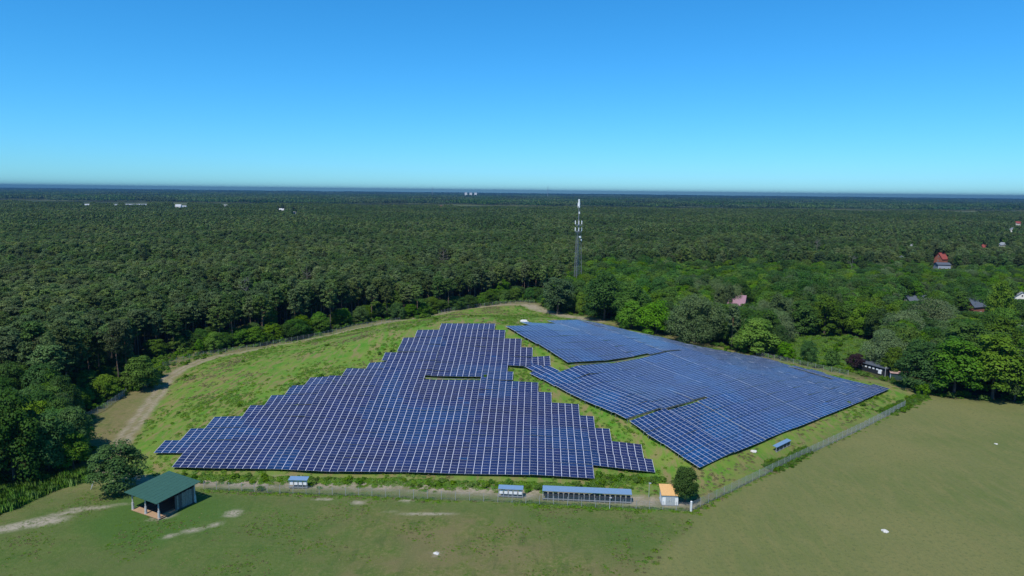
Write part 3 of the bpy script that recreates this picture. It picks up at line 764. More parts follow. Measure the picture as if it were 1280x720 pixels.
# ------------------------------------------------------------------ buildings
MAT['brick'] = plain('red_brick', (.30, .11, .075), .85)
MAT['render'] = plain('pale_render', (.62, .60, .56), .8, 0, .07)
MAT['whitewall'] = plain('white_wall', (.78, .78, .76), .7, 0, .05)
MAT['bluegrey'] = plain('blue_grey_wall', (.30, .36, .46), .7, 0, .08)
MAT['rooftile'] = plain('red_roof_tiles', (.27, .06, .05), .8)
MAT['roofpurple'] = plain('faded_plum_roof', (.25, .13, .17), .6)
MAT['slate'] = plain('dark_slate_roof', (.085, .10, .125), .55)
MAT['greyroof'] = plain('grey_metal_roof', (.30, .33, .37), .45, .2)
MAT['pane'] = plain('window_glass', (.03, .04, .05), .08, 0, .1, 3, .8)
MAT['door'] = plain('painted_door', (.16, .09, .06), .6)
def house(P, rz, w, d, wall_h, roof_h, wall, roof, label, name='house', chimney=True, cat='house', windows=3):
    """gabled house, ridge along its local x"""
    e = empty(name, P, rz, label, cat)
    m = MB(); x, y, z, t = w / 2, d / 2, wall_h, wall_h + roof_h
    m.face_set([(-x, -y, -.3), (x, -y, -.3), (x, y, -.3), (-x, y, -.3), (-x, -y, z), (x, -y, z), (x, y, z), (-x, y, z), (-x, 0, t), (x, 0, t)],
               [(0, 1, 5, 4), (2, 3, 7, 6), (1, 2, 6, 9, 5), (3, 0, 4, 8, 7), (0, 3, 2, 1), (4, 5, 9, 8), (6, 7, 8, 9)])
    m.build('wall', wall, e)
    r = MB(); o = .45; k = roof_h / y
    for s in (-1, 1):
        a = np.array([[-x - o, s * (y + o), z - o * k + .06], [x + o, s * (y + o), z - o * k + .06], [x + o, 0, t + .06], [-x - o, 0, t + .06]])
        v = np.vstack([a, a + [0, 0, .16]])
        r.face_set(v, [(0, 1, 2, 3), (4, 7, 6, 5), (0, 4, 5, 1), (1, 5, 6, 2), (2, 6, 7, 3), (3, 7, 4, 0)])
    ro = r.build('roof', roof, e)
    if chimney:
        c = MB(); c.box((w * .22, d * .1, t + .25), (.6, .6, 1.6)); c.build('chimney', MAT['brick'], ro)
    for s in (-1, 1):
        for i in range(windows):
            xx = (i - (windows - 1) / 2) * w / windows
            if s == -1 and i == 0:
                q = MB(); q.box((xx, s * (y + .02), 1.05), (1.0, .08, 2.1)); q.build('door', MAT['door'], e); continue
            q = MB(); q.box((xx, s * (y + .02), 1.6), (1.2, .08, 1.3)); wf = q.build('window', MAT['whitewall'], e)
            q = MB(); q.box((xx, s * (y + .04), 1.6), (1.0, .08, 1.1)); q.build('pane', MAT['pane'], wf)
    for s in (-1, 1):
        q = MB(); q.box((s * (x + .02), 0, z * .6 + .4), (.08, 1.2, 1.3)); wf = q.build('window', MAT['whitewall'], e)
        q = MB(); q.box((s * (x + .04), 0, z * .6 + .4), (.08, 1.0, 1.1)); q.build('pane', MAT['pane'], wf)
        if roof_h > 2:
            q = MB(); q.box((s * (x + .02), 0, z + roof_h * .35), (.08, .9, 1.0)); wf = q.build('window', MAT['whitewall'], e)
            q = MB(); q.box((s * (x + .04), 0, z + roof_h * .35), (.08, .75, .85)); q.build('pane', MAT['pane'], wf)
    return e
def place_px(x, ytop, h, guess=None):
    """ground point below pixel (x, ytop) such that something h tall reaches that row"""
    d = ray(x, ytop); t = (h - CAM_H) / d[2]; q = CAM + d * t; q[2] = 0; return q
def block(x0, x1, yb, P): BLOCK.append((x0, x1, yb, proj(P)[2][0]))
P = place_px(922, 368.5, 8.4); house(P, R(-28), 8.0, 8.5, 3.6, 4.6, MAT['whitewall'], MAT['roofpurple'], 'small house with a faded plum roof among bright green trees'); block(906, 936, 379, P)
P = place_px(1177, 316, 10.5); house(P, R(20), 6.5, 8, 5.6, 4.8, MAT['brick'], MAT['rooftile'], 'house with a bright red roof deep among the dark trees'); block(1166, 1190, 331, P)
P = place_px(1178, 327.5, 6.5) ; house(P, R(-8), 9.5, 8, 4.6, 1.4, MAT['bluegrey'], MAT['slate'], 'blue grey house with white end wall below the red roof'); block(1166, 1188, 336, P)
P = place_px(1217, 370, 9.4); house(P, R(24), 10.5, 8.5, 4.8, 4.2, MAT['brick'], MAT['slate'], 'red brick house with dark slate roof behind the silver willows'); block(1192, 1236, 389, P)
P = place_px(1199, 367, 8.2); house(P, R(100), 8, 7, 4.6, 3.2, MAT['brick'], MAT['greyroof'], 'grey roofed wing close beside the red brick house', chimney=False)
P = place_px(1145, 369, 6.2); house(P, R(5), 11, 8, 3.2, 2.8, MAT['render'], MAT['slate'], 'low house showing only its dark roof above the willows', chimney=False); block(1134, 1152, 375, P)
P = place_px(1273, 363, 7.5); house(P, R(75), 11, 8, 4.2, 3.0, MAT['whitewall'], MAT['greyroof'], 'white house with a pale grey roof at the right edge'); block(1264, 1284, 374, P)
P = place_px(1277, 401, 5.0); house(P, R(0), 9, 7, 3.0, 1.8, MAT['whitewall'], MAT['greyroof'], 'low white house half hidden at the right edge, below another', chimney=False); block(1270, 1284, 408, P)
P = place_px(1228, 305, 8); house(P, R(30), 12, 9, 4, 4, MAT['render'], MAT['rooftile'], 'distant house with a dull red roof in the wooded village'); block(1222, 1234, 309.5, P)
P = place_px(1252, 303, 7); house(P, R(10), 10, 8, 4.5, 2.5, MAT['whitewall'], MAT['greyroof'], 'distant white house standing beside the dull red roof', chimney=False); block(1246, 1257, 308, P)
P = place_px(1265, 284.5, 9); house(P, R(80), 14, 10, 6, 3, MAT['whitewall'], MAT['greyroof'], 'lower of two far white houses near the right edge', chimney=False); block(1260, 1268, 289.5, P)
P = place_px(1272, 276.5, 10); house(P, R(20), 17, 10, 6, 3.5, MAT['whitewall'], MAT['rooftile'], 'upper of two far white houses near the right edge', chimney=False); block(1268, 1277, 281, P)
P = place_px(1139, 304.5, 7); house(P, R(15), 9, 8, 4, 3, MAT['render'], MAT['greyroof'], 'far pale house beside a dark tree clump', chimney=False); block(1135, 1143, 307.5, P)
P = place_px(1127, 319, 6); house(P, R(60), 8, 6, 3.5, 2, MAT['whitewall'], MAT['greyroof'], 'far white shed below the pale house', chimney=False); block(1124, 1131, 321.5, P)
for x, yt, h, w, d, wall, roof, lab in [(223, 255.5, 13, 26, 14, 'whitewall', 'greyroof', 'bright white farm hall on the far edge of the forest'), (230, 257, 8, 22, 12, 'whitewall', 'greyroof', 'lower white annex right of the farm hall'),
        (282, 256, 10, 14, 12, 'whitewall', 'greyroof', 'far white cottage right of the white farm hall'), (352, 260.5, 9, 20, 10, 'whitewall', 'greyroof', 'pale farmhouse between far trees right of the white hall'), (369, 264, 7, 12, 9, 'whitewall', 'greyroof', 'small white barn right of the pale farmhouse'),
        (551, 257, 9, 20, 12, 'whitewall', 'rooftile', 'far white house with a reddish roof before the horizon'), (163, 255, 9, 45, 20, 'greyroof', 'greyroof', 'long grey hall at the far forest edge'), (177, 255, 9, 50, 22, 'bluegrey', 'greyroof', 'long blue grey hall right of the grey one'), (145, 255.5, 9, 14, 12, 'render', 'greyroof', 'small pale house left of the long halls'),
        (109, 255, 9, 20, 12, 'render', 'greyroof', 'pale far house nearest the left edge')]:
    P = place_px(x, yt, h); w *= .6; d *= .7; house(P, R(random.uniform(-15, 15)), w, d, h * .55, h * .45, MAT[wall], MAT[roof], lab, chimney=False, windows=5); s = w * FPX / proj(P)[2][0] / 2 + .5; block(x - s, x + s, yt + 2.8, P)
# long row hut and white hut beyond the far corner
MAT['blackwood'] = plain('black_stained_boards', (.018, .020, .024), .7)
MAT['pinkroof'] = plain('pinkish_felt_roof', (.42, .27, .24), .8)
MAT['darkgreen'] = plain('dark_green_panel', (.03, .06, .055), .6)
a, b = at(1067, 460), at(1107, 471)
L = np.hypot(*(b - a)[:2]); rz = math.atan2(b[1] - a[1], b[0] - a[0]); mid = (a + b) / 2
e = empty('stable_block', mid, rz, 'long low black hut with a row of white windows and white door', 'hut')
m = MB(); m.box((0, 2, 1.15), (L, 4, 2.9)); m.build('wall', MAT['blackwood'], e)
m = MB(); m.box((0, 2, 2.72), (L + .6, 4.8, .22)); m.build('roof', MAT['slate'], e)
for i in range(7):
    q = MB(); q.box((-L / 2 + 1.9 + i * 1.42, -.04, 1.75), (.72, .1, .5)); q.build('window', MAT['whitewall'], e)
q = MB(); q.box((L / 2 - 2.2, -.06, 1.15), (1.2, .1, 1.3)); q.build('door', MAT['whitewall'], e)
block(1066, 1108, 468, mid)
P = at(1124, 475)
e = empty('garden_hut', P, R(-25), 'small hut with white end wall and flat pinkish roof beside trees', 'hut')
m = MB(); m.box((0, 1.5, .9), (5.0, 3, 2.2)); m.build('wall', MAT['darkgreen'], e)
m = MB(); m.box((-2.53, 1.5, .95), (.1, 2.9, 2.0)); m.build('end_wall', MAT['whitewall'], e)
m = MB(); m.box((0, 1.5, 2.08), (5.5, 3.5, .16)); m.build('roof', MAT['pinkroof'], e)
block(1114, 1132, 474, P)
# horizon landmarks
for i, x in enumerate((582.5, 588.5, 594.5)):
    d = ray(x, 241.6); P = CAM + d * (7200 / d[1]); P[2] = 0
    e = empty('tower_block', P, 0, f'{["left", "middle", "right"][i]} one of three tiny white tower blocks on the horizon', 'building')
    m = MB(); m.box((0, 0, 21), (26, 15, 42)); m.build('wall', MAT['whitewall'], e); m = MB(); m.box((0, 0, 43), (22, 13, 2)); m.build('roof', MAT['greyroof'], e)
for x, yt, lab in ((540.5, 233.5, 'thin pale mast on the horizon left of the tower blocks'), (685, 232.5, 'thin pale mast on the horizon left of the lattice tower')):
    d = ray(x, yt); P = CAM + d * (7000 / d[1]); h = P[2]; P[2] = 0
    e = empty('radio_mast', P, 0, lab, 'mast'); m = MB(); m.bar((0, 0, 0), (0, 0, h), 3.0, 6, 1.2); m.build('pole', MAT['greyroof'], e); m = MB(); m.bar((0, 0, h), (0, 0, h + 8), .5, 4); m.build('antenna', MAT['greyroof'], e)

# ------------------------------------------------------------------ lattice tower with antennas
MAT['galv'] = plain('weathered_galvanised', (.22, .23, .26), .5, .3, .12)
MAT['antenna'] = plain('white_antenna_plastic', (.80, .80, .80), .4, 0, .03)
TP = at(721, 373)
TH = height_to(TP, 249)
tw = empty('lattice_tower', TP, R(12), 'tall grey lattice mobile mast with white antennas rising from the forest', 'mast')
hb = TH * .70
wid = lambda z: 2.9 * (1 - z / hb) + 1.45 * (z / hb)
for k in range(3):
    a = 2 * math.pi * k / 3
    m = MB(); m.bar((math.cos(a) * wid(0), math.sin(a) * wid(0), -.3), (math.cos(a) * wid(hb), math.sin(a) * wid(hb), hb), .14, 6, .10); m.build('leg', MAT['galv'], tw)
m = MB(); nz = 15
for i in range(nz):
    z0, z1 = hb * i / nz, hb * (i + 1) / nz
    for k in range(3):
        a, b = 2 * math.pi * k / 3, 2 * math.pi * (k + 1) / 3
        A0, A1 = [np.array([math.cos(a) * wid(z), math.sin(a) * wid(z), z]) for z in (z0, z1)]
        B0, B1 = [np.array([math.cos(b) * wid(z), math.sin(b) * wid(z), z]) for z in (z0, z1)]
        m.bar(A0, B1, .032, 3); m.bar(B0, A1, .032, 3); m.bar(A1, B1, .032, 3)
tag(m.build('bracing', MAT['galv'], tw), kind='stuff')
m = MB(); m.box((.25, 0, hb / 2), (.12, .42, hb - 1)); m.build('cable_ladder', MAT['steel'], tw)
m = MB(); m.bar((0, 0, hb), (0, 0, TH * .93), .34, 8, .20); m.build('upper_mast', MAT['galv'], tw)
zz = lambda y: height_to(TP, y)
for y in (286.5, 278):
    z = zz(y); m = MB(); m.bar((0, 0, z - 1.5), (0, 0, z - 1.35), 2.0, 12); m.build('platform', MAT['galv'], tw)
    for k in range(6):
        a = 2 * math.pi * k / 6 + .3
        ax = ((-math.sin(a), math.cos(a), 0), (math.cos(a), math.sin(a), 0), (0, 0, 1))
        m = MB(); m.box((math.cos(a) * 2.05, math.sin(a) * 2.05, z), (.36, .20, 1.9), ax); m.build('panel_antenna', MAT['antenna'], tw, bevel=.03)
for y in (266, 256.5):
    z = zz(y)
    for k in range(2 if y > 260 else 3):
        a = -1.6 + k * 2.2
        ax = ((-math.sin(a), math.cos(a), 0), (math.cos(a), math.sin(a), 0), (0, 0, 1))
        m = MB(); m.box((math.cos(a) * .6, math.sin(a) * .6, z), (.5, .25, 2.6 if y < 260 else 1.2), ax); m.build('panel_antenna', MAT['antenna'], tw, bevel=.03)
m = MB(); m.bar((0, 0, TH * .93), (0, 0, TH), .55, 10, .45); m.build('radome', MAT['antenna'], tw, bevel=.1)
for y, a in ((296, -1.3), (300, -.6)):
    z = zz(y); m = MB(); m.bar((math.cos(a) * 1.6, math.sin(a) * 1.6, z), (math.cos(a) * 1.95, math.sin(a) * 1.95, z), .6, 12); m.build('dish_antenna', MAT['antenna'], tw)

# ------------------------------------------------------------------ trees that can be named one by one
dead = dead_tree_mb(5, 19); dead2 = dead_tree_mb(9, 19)
dead_me = mb_mesh(dead, 'branches', MAT['twig']); dead_me2 = mb_mesh(dead2, 'branches', MAT['deadwood'])
for x, yt, me, lab, H in ((306, 347, dead_me, 'bare grey dead tree with wide twiggy crown in the pine forest', 19.5), (383, 333, dead_me2, 'pale dead tree standing among pines behind the hill', 20.5), (554, 309, dead_me2, 'pale dead pine snag far behind the forest edge', 21), (1022, 297, dead_me2, 'pale grey bare tree among the distant dark trees', 20), (1066, 320, dead_me, 'greyish thin topped tree above the broadleaf wood', 18)):
    P = place_px(x, yt, H); e = empty('dead_tree', P, random.random() * 6, lab, 'tree'); e.scale = (1.1, 1.1, H / 19); obj('branches', me, e); PLACED.append((P[0], P[1], 2.5)); block(x - 6, x + 6, yt + 16, P)
NT = [('dark', 147, 614, 552, 70, 'big round dark green tree beside the green roofed shed'), ('round', 856, 628, 584, 34, 'ball shaped dark tree beside the white kiosk'),
    ('mid', 178, 487, 443, 44, 'leafy green bush in the bend of the sandy track'), ('bright', 268, 439, 415, 24, 'small bright green tree on the edge of the gravel track'), ('shrub', 250, 441, 424, 14, 'small shrub left of the bright green track tree'),
    ('dark', 18, 604, 482, 84, 'tallest dark broadleaf tree at the lower left edge'), ('dark', 62, 592, 512, 62, 'dark broadleaf tree right of the tallest one, lower left'), ('mid', 92, 586, 536, 44, 'bushy tree above the reeds nearest the round tree'), ('dark', -25, 612, 490, 90, 'dark broadleaf tree cut off by the left edge'),
    ('birch', 80, 545, 486, 34, 'greyish slim tree between the broadleaf clump and pines'), ('mid', 55, 540, 478, 44, 'mid green tree rising behind the lower left clump'),
    ('birch', 697, 392, 344, 44, 'drooping grey green birch in front of the lattice mast'), ('bright', 733, 366, 342, 18, 'yellow green sapling at the foot of the lattice mast'), ('bright', 712, 378, 345, 20, 'slender light green tree left of the mast foot'),
    ('dark', 755, 400, 338, 62, 'tall dark tree just right of the birch'), ('dark', 790, 408, 352, 48, 'dark tree between the tall dark one and bright bushes'), ('bright', 790, 412, 375, 40, 'bright green bush at the back corner of the array'), ('bright', 820, 417, 376, 52, 'larger bright green bush behind the blue array'),
    ('willow', 868, 429, 366, 76, 'big silvery grey willow behind the blue array'), ('bright', 944, 441, 398, 62, 'bright green round tree right of the silver willow'), ('bright', 914, 421, 386, 46, 'bright green tree in front of the plum roof'), ('bright', 880, 400, 368, 32, 'pale green rounded tree left of the plum roof'),
    ('birch', 972, 420, 364, 34, 'slim grey green tree behind the bright round one'), ('mid', 1000, 418, 372, 44, 'green tree left of the scrub clearing'), ('mid', 1030, 418, 366, 46, 'leafy green tree at the back of the scrub clearing'), ('willow', 1008, 398, 358, 36, 'silver topped tree above the scrub clearing'),
    ('shrub', 982, 449, 428, 26, 'grey green shrub by the far fence'), ('dark', 1010, 452, 425, 24, 'small dark tree beside the far fence'), ('shrub', 1040, 458, 437, 20, 'dark shrub beside the purple tree'), ('plum', 1069, 462, 441, 26, 'purple leaved plum tree beside the black hut'),
    ('willow', 1105, 462, 412, 58, 'grey green willow behind the black hut'), ('willow', 1128, 440, 386, 62, 'silver willow with rounded crown above the black hut'), ('willow', 1160, 430, 373, 66, 'broad silver willow in front of the brick house'), ('willow', 1180, 424, 381, 50, 'silver willow right below the brick house'),
    ('mid', 1117, 470, 432, 30, 'bright bushy tree above the garden hut'), ('dark', 1150, 488, 425, 60, 'dark green tree right of the garden hut'), ('mid', 1192, 494, 418, 78, 'wide green tree at the edge of the mown field'), ('mid', 1240, 499, 412, 84, 'largest green tree overhanging the mown field'), ('dark', 1268, 502, 432, 52, 'dark tree at the field corner by the right edge'),
    ('mid', 1200, 470, 397, 74, 'leafy green tree behind those lining the field'), ('mid', 1252, 470, 391, 66, 'green tree behind the largest one lining the field'), ('mid', 1290, 490, 408, 60, 'green tree cut off by the right edge'), ('mid', 1246, 420, 346, 36, 'large yellow green rounded tree right of the brick house'), ('mid', 1250, 430, 383, 46, 'lower rounded tree in front of the yellow green one'), ('shrub', 1153, 494, 478, 18, 'small bright shrub where the field fence ends')]
for kind, x, yb, yt, w, lab in NT: tree_px(kind, x, yb, yt, w, lab, name='shrub' if kind == 'shrub' else 'broadleaf_tree', cat='shrub' if kind == 'shrub' else 'tree')

# ------------------------------------------------------------------ the forest: nearest trees one by one, the rest as one mass
right_wood = np.vstack([px([(680, 386), (715, 330), (800, 322), (900, 318), (1000, 306), (1100, 296), (1200, 280), (1300, 262), (1700, 262)], 8), px([(1700, 520), (1285, 503), (1172, 495), (1060, 468), (930, 441), (800, 408), (745, 397)])])
left_wood = px([(-400, 650), (-60, 618), (0, 606), (45, 594), (92, 586), (112, 580), (105, 548), (60, 522), (-100, 500), (-500, 520)])
gap_px = px([(110, 520), (160, 488), (205, 455), (225, 440), (168, 449), (150, 470)])
green_gap = px([(160, 470), (160, 452), (240, 437), (305, 434), (260, 447), (215, 462), (190, 485)])
reeds = px([(-60, 640), (0, 612), (60, 598), (112, 590), (118, 600), (60, 617), (0, 644), (-60, 668)])
def scatter(y0, y1, step, seed):
    rg = np.random.default_rng(seed)
    xs = np.arange(-y1 * .86 - 60, y1 * .86 + 60, step); ys = np.arange(y0, y1, step)
    A, B = np.meshgrid(xs, ys); P = np.c_[A.ravel(), B.ravel()] + rg.uniform(-.42, .42, (A.size, 2)) * step
    P = P[np.abs(P[:, 0]) < P[:, 1] * .80 + 55]
    return P
near = scatter(60, 720, 4.15, 1)
near = near[poly_sd(near, open_poly) < -1.2]
ok = np.ones(len(near), bool)
for x, y, r in PLACED: ok &= np.hypot(near[:, 0] - x, near[:, 1] - y) > max(1.8, r * .8)
ok &= (poly_sd(near, scrub) < 0) & (poly_sd(near, reeds) < 0) & (poly_sd(near, green_gap) < 0)
near = near[ok]
rg = np.random.default_rng(12)
in_r = poly_sd(near, right_wood) > rg.normal(0, 5, len(near)); in_l = poly_sd(near, left_wood) > 0
edge_d = -poly_sd(near, open_poly)
blob = vnoise(near, 26, 5.0); blob2 = vnoise(near, 55, 1.7)
kinds, Hs, Rs = [], [], []
keep = np.ones(len(near), bool)
for i, p in enumerate(near):
    r = rg.random(); b = blob[i]
    if in_l[i]: k = 'dark' if r < .75 else 'mid'
    elif in_r[i]:
        if b < .22: k = 'willow' if r < .6 else 'birch'
        elif b < .45: k = 'dark' if r < .6 else 'mid'
        elif b < .70: k = 'mid' if r < .6 else 'bright'
        else: k = 'dark' if r < .45 else ('birch' if r < .6 else 'mid')
        if p[1] > 480 and r > .6: k = 'pine'
    elif edge_d[i] < 10 and r < .74: k = 'shrub' if r < .24 else 'mid' if r < .52 else 'dark'
    else: k = 'pine' if r < (.92 if b < .66 else .40) else ('mid' if r < .97 else 'dark')
    h0, r0 = {'pine': (19.0, 2.95), 'dark': (13.5, 4.6), 'mid': (12.5, 4.2), 'bright': (10, 3.8), 'willow': (12, 4.6), 'birch': (14.5, 3.0), 'shrub': (4.5, 2.4)}[k]
    if k in ('dark', 'mid') and not in_r[i] and not in_l[i]: h0 = 7.5 if edge_d[i] < 10 else 15
    if in_r[i] and edge_d[i] < 6: h0 *= .72
    if in_r[i] and k in ('dark', 'mid', 'bright', 'willow') and edge_d[i] > 8: r0 *= 1.38; h0 *= 1.12
    H = h0 * rg.uniform(.86, 1.08) * (.86 + .26 * blob2[i]); Rr = r0 * rg.uniform(.8, 1.25)
    if k not in ('pine', 'shrub'):                       # broad crowns stand farther apart
        if rg.random() < (.62 if r0 > 5 else .42 if h0 > 9 else .12): keep[i] = False
    P = np.array([*p, 0.0]); h2 = keep_clear(P, H, Rr)
    if h2 < .45 * H: keep[i] = False
    else: H = h2
    kinds.append(k); Hs.append(H); Rs.append(Rr)
near, edge_d, in_r, in_l = near[keep], edge_d[keep], in_r[keep], in_l[keep]
kinds, Hs, Rs = np.array(kinds)[keep], np.array(Hs)[keep], np.array(Rs)[keep]
sx, sy_, sz = proj(np.c_[near, Hs * .8])
visible = (sx > -12) & (sx < 1292) & (sy_ < 720)
order = np.argsort(near[:, 1] - np.abs(near[:, 0]) * .0)
cls = np.where(kinds == 'pine', 'pine', 'broad')
single = np.zeros(len(near), bool)
for c, lim in (('pine', 295), ('broad', 295 - len(NT))):
    cand = [i for i in order if visible[i] and cls[i] == c][:lim]
    single[cand] = True
def pine_var(p): return int(rg.integers(5)) + (5 if vnoise([p], 38, 3.9)[0] + rg.normal(0, .12) > .58 else 0)
LOOK = {'pine': 'pine', 'dark': 'dark green broadleaf tree', 'mid': 'mid green broadleaf tree', 'bright': 'bright green broadleaf tree', 'willow': 'silvery willow', 'birch': 'slender grey green tree', 'shrub': 'low green shrub'}
count = {}
sel = np.where(single)[0]
sel = sel[np.argsort(sx[sel])]
for i in sel:
    k = kinds[i]; front = edge_d[i] < 5.5
    if in_l[i]: zone_l, grp = 'in the dark wood at the lower left', 'broadleaf trees at the lower left'
    elif in_r[i]: zone_l, grp = ('along the wood edge beyond the blue array' if front else 'in the wood beyond the blue array'), 'broadleaf trees beyond the blue array'
    elif sx[i] < 200: zone_l, grp = ('on the forest edge left of the track' if front else 'in the forest left of the track'), 'pines left of the track'
    else: zone_l, grp = ('on the forest edge behind the hill' if front else 'in the forest behind the hill'), 'pines behind the hill'
    if k != 'pine' and not in_r[i] and not in_l[i]: grp = 'leafy trees among the pines'
    key = (k, zone_l); count[key] = count.get(key, 0) + 1
    lab = f'{LOOK[k]} {zone_l}, {nth(count[key])} from left'
    make_tree(k, (*near[i], 0.0), Hs[i], Rs[i], lab, grp, cat='shrub' if k == 'shrub' else 'tree', var=pine_var(near[i]) if k == 'pine' else None)
def proto_mesh(parts, name):
    """crown and trunk in one mesh, for the mass of trees that nobody counts"""
    bm = bmesh.new(); mats = []
    me = bpy.data.meshes.new(name)
    vv, ff, mi, tt, nn, n = [], [], [], [], [], 0
    for m_ in parts:
        v = np.empty(len(m_.vertices) * 3, np.float32); m_.vertices.foreach_get('co', v); v = v.reshape(-1, 3)
        t = np.full(len(v), .5, np.float32)
        if 'tint' in m_.attributes: m_.attributes['tint'].data.foreach_get('value', t)
        ff += [tuple(j + n for j in p.vertices) for p in m_.polygons]; mi += [len(mats)] * len(m_.polygons); mats.append(m_.materials[0])
        vv.append(v); tt.append(t); n += len(v)
        w = np.empty(len(m_.loops) * 3, np.float32); m_.corner_normals.foreach_get('vector', w); nn.append(w.reshape(-1, 3))
    me.from_pydata(np.concatenate(vv).tolist(), [], ff)
    for m_ in mats: me.materials.append(m_)
    me.polygons.foreach_set('material_index', mi)
    me.attributes.new('tint', 'FLOAT', 'POINT').data.foreach_set('value', np.concatenate(tt)); me.update(); bm.free()
    me.polygons.foreach_set('use_smooth', np.ones(len(ff), bool)); me.normals_split_custom_set(np.concatenate(nn).tolist())
    return me
def mass(name, P, rot, scl, pick, protos):
    """ONE object: a point cloud whose points carry copies of the prototypes (geometry nodes)"""
    me = bpy.data.meshes.new(name); me.vertices.add(len(P)); me.vertices.foreach_set('co', np.asarray(P, np.float32).ravel())
    a = me.attributes.new('turn', 'FLOAT_VECTOR', 'POINT'); a.data.foreach_set('vector', np.asarray(rot, np.float32).ravel())
    a = me.attributes.new('size', 'FLOAT_VECTOR', 'POINT'); a.data.foreach_set('vector', np.asarray(scl, np.float32).ravel())
    a = me.attributes.new('pick', 'INT', 'POINT'); a.data.foreach_set('value', np.asarray(pick, np.int32))
    o = obj(name, me); tag(o, kind='stuff')
    ng = bpy.data.node_groups.new(name, 'GeometryNodeTree')
    ng.interface.new_socket('Geometry', in_out='INPUT', socket_type='NodeSocketGeometry'); ng.interface.new_socket('Geometry', in_out='OUTPUT', socket_type='NodeSocketGeometry')
    N, L = ng.nodes, ng.links
    gi, go, jn = N.new('NodeGroupInput'), N.new('NodeGroupOutput'), N.new('GeometryNodeJoinGeometry')
    def named(nm, ty):
        q = N.new('GeometryNodeInputNamedAttribute'); q.data_type = ty; q.inputs['Name'].default_value = nm; return q.outputs['Attribute']
    tr, sc, pk = named('turn', 'FLOAT_VECTOR'), named('size', 'FLOAT_VECTOR'), named('pick', 'INT')
    for k, pm in enumerate(protos):
        po = bpy.data.objects.new(pm.name, pm)
        oi = N.new('GeometryNodeObjectInfo'); oi.inputs['Object'].default_value = po; oi.inputs['As Instance'].default_value = True
        cmp = N.new('FunctionNodeCompare'); cmp.data_type = 'INT'; cmp.operation = 'EQUAL'; cmp.inputs[3].default_value = k; L.new(pk, cmp.inputs[2])
        ip = N.new('GeometryNodeInstanceOnPoints')
        L.new(gi.outputs[0], ip.inputs['Points']); L.new(cmp.outputs[0], ip.inputs['Selection']); L.new(oi.outputs['Geometry'], ip.inputs['Instance'])
        L.new(tr, ip.inputs['Rotation']); L.new(sc, ip.inputs['Scale']); L.new(ip.outputs[0], jn.inputs[0])
    L.new(jn.outputs[0], go.inputs[0])
    md = o.modifiers.new('growth', 'NODES'); md.node_group = ng
    return o
protos, pk_of = [], {}
for k in KINDS:
    if k in ('plum', 'round'): continue
    for j, (c, t, h0, r0) in enumerate(KINDS[k]):
        pk_of.setdefault(k, []).append((len(protos), h0, r0)); protos.append(proto_mesh((c, t), 'forest_' + k))
rest = np.where(~single)[0]
P, rot, scl, pick = [], [], [], []
for i in rest:
    a, h0, r0 = pk_of[kinds[i]][pine_var(near[i]) if kinds[i] == 'pine' else rg.integers(len(pk_of[kinds[i]]))]
    P.append((*near[i], 0)); rot.append((rg.normal(0, .02), rg.normal(0, .02), rg.uniform(0, 6.28))); scl.append((Rs[i] / r0, Rs[i] / r0, Hs[i] / h0)); pick.append(a)
mass('forest', P, rot, scl, pick, protos)
# mid distance: lighter trees to the far forest edge at about 2 km
low = []
for i in range(4):
    V, Tn, F, _ = crown_pine(500 + i, 19, 20, 18, 1.15, z0=.5, width=3.6)
    low.append(proto_mesh([leaf_mesh('pine_low', V, Tn, MAT['pine' if i < 2 else 'pine_pale'], F)], 'far_pine'))
for i, mk in enumerate(('dark', 'mid', 'birch')):
    V, Tn, F = crown_broad(520 + i, 4.8, 1.5, 14, 14, 11, 2.1); low.append(proto_mesh([leaf_mesh('broad_low', V, Tn, MAT[mk], F)], 'far_broadleaf'))
midp = scatter(720, 1960, 5.1, 3)
midp = midp[midp[:, 1] + (vnoise(midp, 90, 2.2) - .5) * 160 < 1900]
midp = midp[~((vnoise(midp, 45, 8.8) > .90) & (rg.random(len(midp)) < .7))]
xr = midp[:, 0] / midp[:, 1]
bl = vnoise(midp, 60, 6.1); r = rg.random(len(midp))
isb = (r < np.where((xr > .42) & (midp[:, 1] < 1500), .55, np.where(bl > .66, .5, .06)))
h = np.where(isb, 14.5, 19.0) * rg.uniform(.84, 1.10, len(midp)) * (.84 + .30 * vnoise(midp, 85, 9.4)); sc = rg.uniform(.85, 1.3, len(midp))
kp = np.ones(len(midp), bool)
for i in range(len(midp)):
    X, Y, Z = proj((*midp[i], 0))
    for x0, x1, yb, zd in BLOCK:
        if Z[0] < zd and x0 - 2 < X[0] < x1 + 2 and zd - Z[0] < 500 and proj((*midp[i], h[i]))[1][0] < yb: kp[i] = False
midp, isb, h, sc = midp[kp], isb[kp], h[kp], sc[kp]
pick = np.where(isb, 4 + rg.integers(0, 3, len(midp)), rg.integers(0, 2, len(midp)) + 2 * (vnoise(midp, 75, 4.2) + rg.normal(0, .12, len(midp)) > .55))
mass('far_forest', np.c_[midp, np.zeros(len(midp))], np.c_[np.zeros((len(midp), 2)), rg.uniform(0, 6.28, len(midp))], np.c_[sc, sc, h / np.where(isb, 14, 19)], pick, low)
